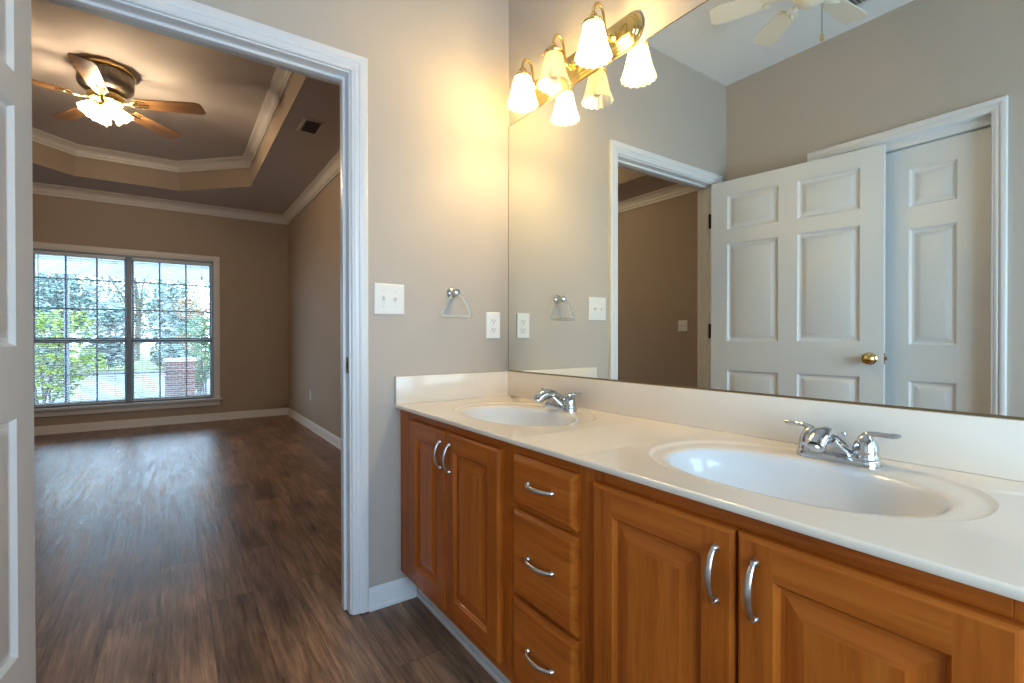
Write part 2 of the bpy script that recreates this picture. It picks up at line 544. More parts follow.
# ------------------------------------------------------------------ measures
CEIL = 2.6554
WL_ = -1.725           # bathroom left wall
BR, BL, BF = 0.031, -3.25, 5.292      # bedroom right, left, far wall
BN = 0.115             # bedroom side of doorway wall
DX0, DX1, DH = -1.590, -0.711, 1.990  # doorway between jamb faces
BACK = -2.75
TRAYZ = 2.956

# ------------------------------------------------------------------ setting: shell
bm = B(); box(bm, BL-0.12, BR+0.12, BACK-0.12, BF+0.12, -0.06, 0.0)
struct('floor', bm, 'floor', 'dark brown distressed wood plank vinyl floor through both rooms', 'floor')

bm = B()
wall_holes(bm, PY, BL-0.12, BR+0.12, 0, 3.1, 0.0, BN, [(DX0-0.02, DX1+0.02, 0, DH+0.02)], 0, 1, 0)
struct('wall_front', bm, ['paint_bath', 'paint_bed'], 'greige wall holding the doorway, switch, towel ring and outlet', 'wall')
bm = B(); box(bm, 0, 0.12, BACK-0.12, 0, 0, 2.9)
struct('wall_right', bm, 'paint_bath', 'greige wall behind the vanity mirror and brass light', 'wall')
bm = B()
wall_holes(bm, PX, BACK-0.12, 0, 0, 2.9, WL_, WL_-0.12, [(-1.272, -0.527, 0, 2.028)])
struct('wall_left', bm, 'paint_bath', 'greige wall around the closet door, seen in the mirror', 'wall')
bm = B()
W2 = (-1.62, -0.10, 0.50, 1.80)
wall_holes(bm, PY, WL_-0.12, 0.12, 0, 2.9, BACK, BACK-0.12, [W2])
struct('wall_back', bm, 'paint_bath', 'greige wall with a window behind the viewer', 'wall')
bm = B(); box(bm, WL_-0.12, 0.12, BACK-0.12, 0, CEIL, CEIL+0.1)
struct('ceiling', bm, 'ceil_bath', 'white bathroom ceiling seen at the top of the mirror', 'ceiling')

# bedroom shell
bm = B(); box(bm, BR, BR+0.12, BN, BF+0.12, 0, 3.1)
struct('wall_bedroom_right', bm, 'paint_bed', 'tan bedroom wall to the right of the window', 'wall')
bm = B(); box(bm, BL-0.12, BL, BN, BF+0.12, 0, 3.1)
struct('wall_bedroom_left', bm, 'paint_bed', 'tan bedroom wall seen through the doorway in the mirror', 'wall')
WX0, WX1, WZ0, WZ1 = -2.492, -0.826, 0.262, 1.978
bm = B()
wall_holes(bm, PY, BL, BR, 0, 3.1, BF, BF+0.15, [(WX0, WX1, WZ0, WZ1)])
struct('wall_bedroom_far', bm, 'paint_bed', 'tan bedroom wall holding the double window', 'wall')

# tray ceiling
TX0, TX1, TY0, TY1, CH = -2.665, -0.552, 0.690, 4.715, 0.622
octo = [(TX0+CH, TY0), (TX1-CH, TY0), (TX1, TY0+CH), (TX1, TY1-CH), (TX1-CH, TY1), (TX0+CH, TY1), (TX0, TY1-CH), (TX0, TY0+CH)]
rect = [(BL, BN), (BR, BN), (BR, BF), (BL, BF)]
bm = B()
z = CEIL
V = lambda p, zz=None: Vector((p[0], p[1], z if zz is None else zz))
for a, b_, c, d in ((0, 1, 1, 0), (1, 2, 3, 2), (2, 3, 5, 4), (3, 0, 7, 6)):
    quad(bm, [V(rect[a]), V(rect[b_]), V(octo[c]), V(octo[d])], 0)
for k, (c, d) in enumerate(((7, 0), (1, 2), (3, 4), (5, 6))):
    f = bm.faces.new([bm.verts.new(V(rect[k])), bm.verts.new(V(octo[d])), bm.verts.new(V(octo[c]))])
for i in range(8):
    j = (i+1) % 8
    quad(bm, [V(octo[i]), V(octo[j]), V(octo[j], TRAYZ), V(octo[i], TRAYZ)], 1)
bm.faces.new([bm.verts.new(V(p, TRAYZ)) for p in octo])
quad(bm, [Vector((BL-0.1, BN, 3.1)), Vector((BR+0.1, BN, 3.1)), Vector((BR+0.1, BF+0.1, 3.1)), Vector((BL-0.1, BF+0.1, 3.1))])
bmesh.ops.remove_doubles(bm, verts=bm.verts, dist=1e-5)
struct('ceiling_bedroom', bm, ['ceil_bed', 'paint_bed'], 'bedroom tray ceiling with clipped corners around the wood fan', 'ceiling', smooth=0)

def crown_prof(zb, h, d):
    return [(0.0, zb), (0.014, zb), (0.016, zb+0.12*h), (0.010, zb+0.15*h), (0.012, zb+0.22*h), (0.022, zb+0.26*h), (0.024, zb+0.38*h), (0.032, zb+0.54*h),
            (0.048, zb+0.68*h), (0.060, zb+0.74*h), (0.054, zb+0.79*h), (0.064, zb+0.82*h), (0.072, zb+0.90*h), (d, zb+0.93*h), (d, zb+h), (0.0, zb+h)]
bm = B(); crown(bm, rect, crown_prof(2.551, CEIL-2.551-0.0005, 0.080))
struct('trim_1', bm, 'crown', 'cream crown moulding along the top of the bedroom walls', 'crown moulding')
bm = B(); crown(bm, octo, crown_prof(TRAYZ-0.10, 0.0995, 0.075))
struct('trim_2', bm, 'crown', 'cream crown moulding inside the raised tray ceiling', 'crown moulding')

# baseboards
def base_prof(h, t=0.013):
    return [(0, 0), (t+0.006, 0), (t+0.006, 0.010), (t+0.002, 0.016), (t, 0.02), (t, h*0.70), (t-0.003, h*0.78), (t-0.005, h*0.86), (t-0.009, h*0.95), (t-0.011, h), (0, h)]
def base_run(bm, p0, p1, nrm, h, t=0.013):
    p0, p1, nrm = Vector((*p0, 0)), Vector((*p1, 0)), Vector((*nrm, 0))
    rings = [[p + nrm*d + Vector((0, 0, zz)) for d, zz in base_prof(h, t)] for p in (p0, p1)]
    skin(bm, rings, True, True, True)
bm = B(); base_run(bm, (-0.646, 0), (-0.452, 0), (0, -1), 0.082)
struct('baseboard_front', bm, 'trim', 'short white baseboard between doorway casing and vanity', 'baseboard')
bm = B(); base_run(bm, (WL_, -1.302), (WL_, BACK), (1, 0), 0.082); base_run(bm, (WL_, 0), (WL_, -0.483), (1, 0), 0.082)
struct('baseboard_left', bm, 'trim', 'white baseboard beside the closet door', 'baseboard')
bm = B(); base_run(bm, (WL_, BACK), (0, BACK), (0, 1), 0.082)
struct('baseboard_back', bm, 'trim', 'white baseboard under the back window', 'baseboard')
bm = B(); base_run(bm, (BL, BF), (BR, BF), (0, -1), 0.093)
struct('baseboard_bedroom_far', bm, 'crown', 'white baseboard under the bedroom window', 'baseboard')
bm = B(); base_run(bm, (BR, BN), (BR, BF), (-1, 0), 0.093)
struct('baseboard_bedroom_right', bm, 'crown', 'white baseboard along the right bedroom wall', 'baseboard')
bm = B(); base_run(bm, (BL, BN), (BL, BF), (1, 0), 0.093)
struct('baseboard_bedroom_left', bm, 'crown', 'white baseboard along the left bedroom wall', 'baseboard')
bm = B(); base_run(bm, (BL, BN), (DX0-0.07, BN), (0, 1), 0.093); base_run(bm, (DX1+0.07, BN), (BR, BN), (0, 1), 0.093)
struct('baseboard_bedroom_near', bm, 'crown', 'white baseboard beside the doorway on the bedroom side', 'baseboard')

# doorway casing and jamb
def casing_prof(s, base, w=0.0605):
    """s = sign of the direction out of the wall, base = wall plane"""
    pr = [(0.0, 0.0), (0.0, 0.008), (0.004, 0.011), (0.010, 0.011), (0.013, 0.0135), (0.022, 0.0145), (0.026, 0.012), (0.030, 0.0165),
          (0.036, 0.0185), (w-0.008, 0.0185), (w-0.003, 0.017), (w, 0.013), (w, 0.0)]
    return [(a, base+s*b_) for a, b_ in pr]
bm = B()
casing_u(bm, PY, DX0-0.006, DX1+0.006, DH+0.006, 0.004, casing_prof(-1, 0.0))
struct('trim_3', bm, 'trim', 'white casing around the doorway on the bathroom side', 'door casing')
bm = B()
casing_u(bm, PY, DX0-0.006, DX1+0.006, DH+0.006, 0.004, casing_prof(1, BN))
struct('trim_4', bm, 'trim', 'white casing around the doorway on the bedroom side', 'door casing')
bm = B()
box(bm, DX1, DX1+0.02, 0.0, BN, 0.003, DH, 0.001)
box(bm, DX0-0.02, DX0, 0.0, BN, 0.003, DH, 0.001)
box(bm, DX0-0.02, DX1+0.02, 0.0, BN, DH, DH+0.02, 0.001)
box(bm, DX1-0.011, DX1, 0.040, 0.076, 0.003, DH-0.011, 0.002)
box(bm, DX0, DX0+0.011, 0.040, 0.076, 0.003, DH-0.011, 0.002)
box(bm, DX0, DX1, 0.040, 0.076, DH-0.011, DH, 0.002)
jamb = struct('trim_5', bm, 'trim', 'white doorway jamb with door stop and brass strike plate', 'door jamb')
bm = B()
box(bm, DX1-0.0018, DX1+0.0005, 0.004, 0.036, 0.890, 0.950, 0.0006)
box(bm, DX1-0.0022, DX1+0.0004, 0.013, 0.028, 0.906, 0.934, 0.0, mi=1)
tag(obj('strike_plate', bm, ['dark_brass', 'dark'], jamb), 'dull brass strike plate')

# closet casing, jamb and door
CY0, CY1, CHD = -1.254, -0.545, 2.010
bm = B()
casing_u(bm, PX, CY0+0.005, CY1-0.005, CHD-0.005+0.003, 0.004, [(a, b_) for a, b_ in casing_prof(1, WL_, 0.052)])
struct('trim_6', bm, 'trim', 'white casing around the closet door, seen in the mirror', 'door casing')
bm = B()
for y0, y1 in ((CY0-0.018, CY0), (CY1, CY1+0.018)): box(bm, WL_-0.12, WL_, y0, y1, 0.003, CHD, 0.001)
box(bm, WL_-0.12, WL_, CY0-0.018, CY1+0.018, CHD, CHD+0.018, 0.001)
box(bm, WL_-0.12, WL_-0.036, CY0, CY1, 1.970, CHD, 0.001)
struct('trim_7', bm, 'trim', 'white jamb lining the closet doorway', 'door jamb')
bm = B()
quad(bm, [Vector((-2.3, -1.35, 0)), Vector((-2.3, -0.45, 0)), Vector((-2.3, -0.45, 2.4)), Vector((-2.3, -1.35, 2.4))])
for y in (-1.35, -0.45): quad(bm, [Vector((-2.3, y, 0)), Vector((WL_-0.12, y, 0)), Vector((WL_-0.12, y, 2.4)), Vector((-2.3, y, 2.4))])
for zz in (0, 2.4): quad(bm, [Vector((-2.3, -1.35, zz)), Vector((WL_-0.12, -1.35, zz)), Vector((WL_-0.12, -0.45, zz)), Vector((-2.3, -0.45, zz))])
struct('wall_closet', bm, 'paint_bath', 'closet walls behind the closed closet door', 'wall')

def nested(bm, P, u0, u1, v0, v1, prof, mi=0, mi_h=None):
    """rings of quads stepping in from a rectangle: prof = [(inset, depth)]; top and bottom quads may take mi_h"""
    prev = None
    for ins, d in prof:
        r = [P(u0+ins, v0+ins, d), P(u1-ins, v0+ins, d), P(u1-ins, v1-ins, d), P(u0+ins, v1-ins, d)]
        if prev:
            for i in range(4):
                j = (i+1) % 4
                quad(bm, [prev[i], prev[j], r[j], r[i]], (mi_h if (mi_h is not None and i in (0, 2)) else mi))
        prev = r
    quad(bm, prev, mi)

def six_panel(bm, w, h, th, cols, rows, z0):
    """door leaf in local X (width) by Z; faces at y = 0 and y = -th, six sunk-and-raised panels on both"""
    prof = [(0.0, 0.0), (0.003, 0.003), (0.009, 0.011), (0.013, 0.012), (0.020, 0.012), (0.044, 0.002), (0.046, 0.0015)]
    us = sorted([0, w] + [x for c in cols for x in c])
    vs = sorted([z0, h] + [x for r_ in rows for x in r_])
    for s in (0, 1):
        P = (lambda u, v, d: Vector((u, -d, v))) if s == 0 else (lambda u, v, d: Vector((u, -th+d, v)))
        for a, b_ in zip(us, us[1:]):
            for c, d in zip(vs, vs[1:]):
                if (a, b_) in cols and (c, d) in rows:
                    nested(bm, P, a, b_, c, d, prof)
                else:
                    quad(bm, [P(a, c, 0), P(b_, c, 0), P(b_, d, 0), P(a, d, 0)])
    for p, q in (((0, z0), (w, z0)), ((w, z0), (w, h)), ((w, h), (0, h)), ((0, h), (0, z0))):
        quad(bm, [Vector((p[0], 0, p[1])), Vector((q[0], 0, q[1])), Vector((q[0], -th, q[1])), Vector((p[0], -th, p[1]))])
    bmesh.ops.remove_doubles(bm, verts=bm.verts, dist=1e-5)

# closed closet door (its front faces +X): local X runs towards -Y
bm = B()
six_panel(bm, 0.699, 1.963, 0.035, [(0.115, 0.296), (0.394, 0.575)], [(0.23, 0.806), (0.985, 1.560), (1.668, 1.857)], 0.012)
wm = Matrix.Translation((WL_-0.050, CY1-0.005, 0)) @ Matrix.Rotation(R(-90), 4, 'Z')
o = obj('door_2', bm, 'door', None, wm, smooth=20, local=True)
tag(o, 'closed white six-panel closet door behind the open door, in the mirror', 'door', kind='structure')

# open bathroom door, hinged on the left jamb
hp, fp = Vector((-1.5465, -0.008, 0)), Vector((-1.672, -0.874, 0))
ang = math.atan2((fp-hp).y, (fp-hp).x)
wm = Matrix.Translation(hp) @ Matrix.Rotation(ang, 4, 'Z')
DW = 0.874
bm = B()
six_panel(bm, DW, 1.982, 0.035, [(0.100, 0.388), (0.486, 0.775)], [(0.225, 0.822), (1.000, 1.598), (1.680, 1.893)], 0.012)
door = obj('door_1', bm, 'door', None, wm, smooth=20, local=True)
tag(door, 'open white six-panel bathroom door with brass knob, hinged on the doorway', 'door', kind='structure')
bm = B()
for s in (1, -1):
    y0 = 0.0 if s > 0 else -0.035
    mtx = Matrix.Translation((0.818, y0, 0.915)) @ Matrix.Rotation(R(-90*s), 4, 'X')
    lathe(bm, [(0.0, 0.0), (0.031, 0.0), (0.031, 0.004), (0.026, 0.008), (0.013, 0.011), (0.011, 0.026), (0.014, 0.030), (0.024, 0.036),
               (0.0275, 0.046), (0.026, 0.055), (0.019, 0.062), (0.010, 0.065), (0.0, 0.0655)], 28, mtx)
tag(obj('knob', bm, 'brass', door, wm, local=True), 'polished brass round knob')
bm = B(); box(bm, DW-0.0005, DW+0.0015, -0.030, -0.005, 0.888, 0.944, 0.0005); box(bm, DW, DW+0.011, -0.023, -0.012, 0.907, 0.925, 0.002)
tag(obj('latch', bm, 'dark_brass', door, wm, local=True), 'dull brass latch plate and bolt on the edge')
for hz in (1.765, 1.065, 0.22):
    bm = B()
    lathe(bm, [(0.0, hz-0.046), (0.0065, hz-0.045), (0.0065, hz+0.045), (0.004, hz+0.048), (0.0, hz+0.049)], 12, Matrix.Translation((-0.003, -0.0395, 0)))
    box(bm, -0.0014, 0.0006, -0.036, -0.002, hz-0.044, hz+0.044)
    bm.transform(wm)
    box(bm, DX0-0.0005, DX0+0.0025, 0.002, 0.037, hz-0.046, hz+0.046)
    tag(obj('hinge', bm, 'hinge', door, wm), 'dark bronze hinge between leaf and jamb')

# ------------------------------------------------------------------ bedroom window
win = thing('window_1', 'wide double window with white grid sashes in the bedroom', 'window', (-1.66, BF, 0), kind='structure')
bm = B()
w_ = 0.066
pr = [(0.0, 0.0), (0.0, 0.009), (0.006, 0.012), (0.014, 0.012), (0.018, 0.016), (0.036, 0.019), (w_-0.006, 0.019), (w_, 0.014), (w_, 0.0)]
casing_u(bm, PY, WX0, WX1, WZ1, WZ0, [(a, BF-b_) for a, b_ in pr])
obj('casing', bm, 'crown', win)
bm = B(); box(bm, WX0-0.085, WX1+0.085, BF-0.055, BF+0.05, 0.258, 0.282, 0.006)
obj('window_stool', bm, 'crown', win)
bm = B(); box(bm, WX0-0.066, WX1+0.066, BF-0.020, BF, 0.190, 0.258, 0.005)
obj('apron', bm, 'crown', win)
FY0, FY1 = BF+0.055, BF+0.125
bm = B()
xm0, xm1 = -1.684, -1.634
box(bm, WX0, WX0+0.022, BF, BF+0.14, 0.282, WZ1); box(bm, WX1-0.022, WX1, BF, BF+0.14, 0.282, WZ1)
box(bm, WX0, WX1, BF, BF+0.14, WZ1-0.020, WZ1); box(bm, WX0, WX1, BF+0.05, BF+0.14, 0.262, 0.296)
box(bm, xm0, xm1, BF+0.03, BF+0.14, 0.285, WZ1-0.01, 0.003)
obj('frame', bm, 'vinyl', win)
for (a, b_) in ((WX0+0.022, xm0), (xm1, WX1-0.022)):
    for part, (c, d, y) in (('upper', (1.000, WZ1-0.02, FY0+0.035)), ('lower', (0.296, 1.030, FY0))):
        bm = B()
        s = 0.018
        for x0, x1 in ((a, a+s), (b_-s, b_)): box(bm, x0, x1, y, y+0.03, c, d, 0.002)
        box(bm, a, b_, y, y+0.03, c, c+(0.035 if part == 'lower' else 0.03), 0.002)
        box(bm, a, b_, y, y+0.03, d-(0.055 if part == 'lower' else 0.028), d, 0.002)
        for k in (1, 2):
            x = a + (b_-a)*k/3
            box(bm, x-0.008, x+0.008, y+0.008, y+0.022, c, d, 0.002)
        if part == 'upper':
            for zz in (1.355, 1.682): box(bm, a, b_, y+0.008, y+0.022, zz-0.008, zz+0.008, 0.002)
        else:
            box(bm, a, b_, y+0.008, y+0.022, 0.612, 0.628, 0.002)
        sash = obj('sash', bm, 'vinyl', win)
        bm = B()
        quad(bm, [Vector((a+s, y+0.015, c+0.03)), Vector((b_-s, y+0.015, c+0.03)), Vector((b_-s, y+0.015, d-0.028)), Vector((a+s, y+0.015, d-0.028))])
        obj('pane', bm, 'glass', sash, smooth=0)

# mini blinds, one per unit
def blind(x0, x1, label, wand, tassel):
    t = thing('window_blind', label, 'blind', ((x0+x1)/2, BF+0.026, 0.285), group='mini blinds in the bedroom window')
    yb = BF+0.026
    bm = B(); box(bm, x0, x1, yb-0.014, yb+0.014, 1.930, 1.957, 0.002)
    obj('headrail', bm, 'blind', t)
    bm = B(); box(bm, x0+0.002, x1-0.002, yb-0.012, yb+0.012, 0.300, 0.312, 0.003)
    obj('bottom_rail', bm, 'blind', t)
    bm = B()
    n = 66
    for k in range(n):
        zz = 0.325 + (1.925-0.325)*k/(n-1)
        vs = []
        for x in (x0+0.003, x1-0.003):
            vs.append([bm.verts.new((x, yb+dy, zz+dz)) for dy, dz in ((-0.0120, -0.0042), (-0.004, -0.0002), (0.004, 0.0022), (0.0120, 0.0030))])
        for i in range(3):
            bm.faces.new((vs[0][i], vs[1][i], vs[1][i+1], vs[0][i+1]))
    obj('slats', bm, 'blind', t)
    bm = B()
    for fx in (0.12, 0.5, 0.88):
        x = x0+(x1-x0)*fx
        for dy in (-0.0125, 0.0125): tube(bm, [(x, yb+dy, 0.312), (x, yb+dy, 1.93)], 0.0007, 5)
    obj('ladder_cord', bm, 'blind', t)
    if wand:
        bm = B(); tube(bm, [(x0+0.055, yb-0.020, 1.30), (x0+0.055, yb-0.019, 1.93)], 0.004, 8)
        obj('wand', bm, 'grey', t)
    if tassel:
        bm = B(); x = x1-0.10
        tube(bm, [(x, yb-0.018, 1.79), (x, yb-0.016, 1.93)], 0.0012, 6)
        lathe(bm, [(0.0, 1.745), (0.009, 1.748), (0.008, 1.770), (0.003, 1.792), (0, 1.793)], 10, Matrix.Translation((x, yb-0.018, 0)))
        obj('pull_cord', bm, 'grey', t)
blind(WX0+0.024, xm0-0.004, 'white mini blind with a hanging wand in the left half of the bedroom window', True, False)
blind(xm1+0.004, WX1-0.024, 'white mini blind with a pull-cord tassel in the right half of the bedroom window', False, True)

# bathroom window behind the viewer
win2 = thing('window_2', 'bathroom window on the wall behind the viewer', 'window', (-0.86, BACK, 0), kind='structure')
bm = B()
a, b_, c, d = W2
for x0, x1 in ((a, a+0.05), (b_-0.05, b_)): box(bm, x0, x1, BACK-0.10, BACK-0.04, c, d, 0.003)
for z0, z1 in ((c, c+0.05), (d-0.05, d)): box(bm, a, b_, BACK-0.10, BACK-0.04, z0, z1, 0.003)
obj('frame', bm, 'trim', win2)
bm = B(); quad(bm, [Vector((a, BACK-0.07, c)), Vector((b_, BACK-0.07, c)), Vector((b_, BACK-0.07, d)), Vector((a, BACK-0.07, d))])
obj('pane', bm, 'glass', win2, smooth=0)
bm = B()
casing_u(bm, PY, a, b_, d, c-0.02, [(p, BACK+q) for p, q in pr])
box(bm, a-0.08, b_+0.08, BACK-0.05, BACK+0.04, c-0.025, c, 0.004)
obj('casing', bm, 'trim', win2)

# ------------------------------------------------------------------ vanity cabinet
VE = -1.812
XF = -0.515
cab = thing('vanity_cabinet', 'long honey oak vanity cabinet with doors and drawers under the double sink top', 'cabinet', (-0.26, -0.906, 0))
bm = B()
ZB = 0.114
# face frame pieces (stiles upright, rails level)
def stile(y0, y1, z0=ZB, z1=0.7515): box(bm, XF, XF+0.019, y1, y0, z0, z1, 0.0008, 1, 0)
def rail(y0, y1, z0, z1): box(bm, XF, XF+0.019, y1, y0, z0, z1, 0.0008, 1, 1)
stile(-0.001, -0.150); stile(-0.700, -0.800); stile(-1.005, -1.092); stile(-1.686, VE)
rail(-0.150, -0.700, 0.705, 0.7515); rail(-0.800, -1.005, 0.705, 0.7515); rail(-1.092, -1.686, 0.705, 0.7515)
rail(-0.150, -0.700, ZB, 0.175); rail(-0.800, -1.005, ZB, 0.175); rail(-1.092, -1.686, ZB, 0.175)
rail(-0.800, -1.005, 0.580, 0.612); rail(-0.800, -1.005, 0.352, 0.385)
# box behind
box(bm, XF+0.019, -0.002, -0.018, -0.001, ZB, 0.7515, mi=0); box(bm, XF+0.019, -0.002, VE, VE+0.016, ZB, 0.7515, mi=0)
box(bm, XF+0.019, -0.002, VE+0.016, -0.018, ZB, ZB+0.014, mi=1); box(bm, -0.010, -0.002, VE+0.016, -0.018, ZB+0.014, 0.7515, mi=0)
box(bm, XF+0.019, -0.010, -0.775, -0.760, ZB+0.014, 0.60, mi=0); box(bm, XF+0.019, -0.010, -1.062, -1.047, ZB+0.014, 0.60, mi=0)
obj('cabinet_body', bm, ['oak_v', 'oak_hy'], cab)
bm = B(); box(bm, -0.450, -0.436, VE+0.002, -0.016, 0.0, ZB-0.002, 0.001)
box(bm, -0.460, -0.450, VE+0.002, -0.021, 0.0, 0.018, 0.005)
tag(obj('toe_kick', bm, 'trim', cab), 'white toe board with quarter-round along the floor')

XD = XF-0.019   # door fronts
def pull(p0, p1, out, parent, name='handle'):
    """arched satin nickel pull between two feet, bowing out along the vector"""
    p0, p1, out = Vector(p0), Vector(p1), Vector(out).normalized()
    ax = (p1-p0).normalized()
    h = 0.023
    bm = B()
    pts = bez(p0 - ax*0.002, p0 + out*h*1.25 + ax*0.010, p1 + out*h*1.25 - ax*0.010, p1 + ax*0.002, 18)
    n = len(pts)
    rad = [0.0036 + 0.0019*math.sin(PI*i/(n-1)) for i in range(n)]
    tube(bm, pts, rad, 12, flat=(out, 0.62))
    for p in (p0, p1):
        tube(bm, [p - out*0.001, p + out*0.004, p + out*0.008], [0.0065, 0.006, 0.0035], 12)
    tag(obj(name, bm, 'nickel', parent), 'satin nickel arched pull')

def cab_door(y0, y1, z0, z1, hside):
    """raised-panel door; y0 > y1; local X runs towards -Y"""
    wm = Matrix.Translation((XD, y0, z0)) @ Matrix.Rotation(R(-90), 4, 'Z')
    w, h, th = y0-y1, z1-z0, 0.019
    P = lambda u, v, d: Vector((u, d, v))     # depth into +Y local (= +X world)
    bm = B()
    e = 0.007     # rounded outer edge
    s = 0.056
    # outer edge roll
    prev = [P(0, 0, th), P(w, 0, th), P(w, h, th), P(0, h, th)]
    for ins, d in ((0.0, 0.008), (0.0012, 0.0045), (0.004, 0.0015), (e, 0.0)):
        r = [P(ins, ins, d), P(w-ins, ins, d), P(w-ins, h-ins, d), P(ins, h-ins, d)]
        for i in range(4):
            j = (i+1) % 4
            quad(bm, [prev[i], prev[j], r[j], r[i]], 1 if i in (0, 2) else 0)
        prev = r
    # stiles full height, rails between
    for u0, u1 in ((e, s), (w-s, w-e)): quad(bm, [P(u0, e, 0), P(u1, e, 0), P(u1, h-e, 0), P(u0, h-e, 0)], 0)
    for v0, v1 in ((e, s), (h-s, h-e)): quad(bm, [P(s, v0, 0), P(w-s, v0, 0), P(w-s, v1, 0), P(s, v1, 0)], 1)
    nested(bm, P, s, w-s, s, h-s, [(0, 0), (0.002, 0.0035), (0.005, 0.0055), (0.007, 0.0085), (0.013, 0.0085), (0.040, 0.0015), (0.042, 0.0008)], 0, 1)
    quad(bm, [P(0, 0, th), P(w, 0, th), P(w, h, th), P(0, h, th)])
    d = obj('cabinet_door', bm, ['oak_v', 'oak_h'], cab, wm, smooth=25, local=True)
    hy = (y1+0.030) if hside == 'near' else (y0-0.030)
    pull((XD, hy, z1-0.036), (XD, hy, z1-0.120), (-1, 0, 0), d)
    return d
ZD0, ZD1 = 0.150, 0.722
cab_door(-0.128, -0.413, ZD0, ZD1, 'near')
cab_door(-0.416, -0.723, ZD0, ZD1, 'far')
cab_door(-1.076, -1.385, ZD0, ZD1, 'near')
cab_door(-1.389, -1.697, ZD0, ZD1, 'far')

def drawer(y0, y1, z0, z1):
    wm = Matrix.Translation((XD, y0, z0)) @ Matrix.Rotation(R(-90), 4, 'Z')
    w, h, th = y0-y1, z1-z0, 0.019
    P = lambda u, v, d: Vector((u, d, v))
    bm = B()
    nested(bm, P, 0, w, 0, h, [(0, th), (0, 0.009), (0.002, 0.0075), (0.004, 0.0070), (0.009, 0.0020), (0.013, 0.0)], 0)
    quad(bm, [P(0, 0, th), P(w, 0, th), P(w, h, th), P(0, h, th)])
    d = obj('drawer', bm, 'oak_h', cab, wm, smooth=25, local=True)
    yc, zc = (y0+y1)/2, (z0+z1)/2
    pull((XD, yc+0.046, zc+0.004), (XD, yc-0.046, zc+0.004), (-1, 0, 0), d)
drawer(-0.784, -1.021, 0.598, 0.724)
drawer(-0.784, -1.021, 0.370, 0.586)
drawer(-0.784, -1.021, 0.150, 0.358)

# ------------------------------------------------------------------ countertop with two moulded bowls
ZC = 0.765
top = thing('vanity_countertop', 'glossy cream cultured marble vanity top with two oval moulded bowls', 'countertop', (-0.27, -0.906, 0.752))
SINKS = [(-0.262, -0.452), (-0.262, -1.342)]
AO, BO, AI, BI = 0.284, 0.204, 0.232, 0.150    # outer / inner half lengths (y, x)
SE = 2.3     # roundness of the oval
bm = B()
X0, X1 = -0.536, -0.001
def plate_with_hole(bm, xa, xb, ya, yb, c, a, b_):
    angs = [2*PI*i/72 for i in range(72)]
    for x, y in ((xa, ya), (xa, yb), (xb, ya), (xb, yb)):
        angs.append(math.atan2((y-c[1]), (x-c[0])) % (2*PI))
    angs = sorted(set(round(q, 6) for q in angs))
    inner, outer = [], []
    for q in angs:
        dx, dy = math.cos(q), math.sin(q)
        k = 1/((abs(dx)/b_)**SE + (abs(dy)/a)**SE)**(1/SE)
        inner.append(bm.verts.new((c[0]+dx*k, c[1]+dy*k, ZC)))
        ts = []
        if dx > 1e-9: ts.append((xb-c[0])/dx)
        if dx < -1e-9: ts.append((xa-c[0])/dx)
        if dy > 1e-9: ts.append((yb-c[1])/dy)
        if dy < -1e-9: ts.append((ya-c[1])/dy)
        k = min(ts)
        outer.append(bm.verts.new((c[0]+dx*k, c[1]+dy*k, ZC)))
    n = len(angs)
    for i in range(n):
        j = (i+1) % n
        bm.faces.new((inner[i], inner[j], outer[j], outer[i]))
plate_with_hole(bm, X0, X1, -0.80, -0.001, SINKS[0], AO, BO)
plate_with_hole(bm, X0, X1, VE-0.003, -1.02, SINKS[1], AO, BO)
quad(bm, [Vector((X0, -0.80, ZC)), Vector((X1, -0.80, ZC)), Vector((X1, -1.02, ZC)), Vector((X0, -1.02, ZC))])
edge = [(X0, ZC), (-0.5385, ZC-0.001), (-0.540, ZC-0.0035), (-0.540, 0.7535), (-0.539, 0.752), (-0.497, 0.752)]
skin(bm, [[Vector((x, y, zz)) for x, zz in edge] for y in (-0.001, -0.80, -1.02, VE-0.003)], False)
for y in (-0.001, VE-0.003):
    vs = [bm.verts.new((x, y, zz)) for x, zz in edge] + [bm.verts.new((X1, y, 0.752)), bm.verts.new((X1, y, ZC))]
    bm.faces.new(vs)
bmesh.ops.remove_doubles(bm, verts=bm.verts, dist=1e-5)
obj('slab', bm, 'marble', top, smooth=40)
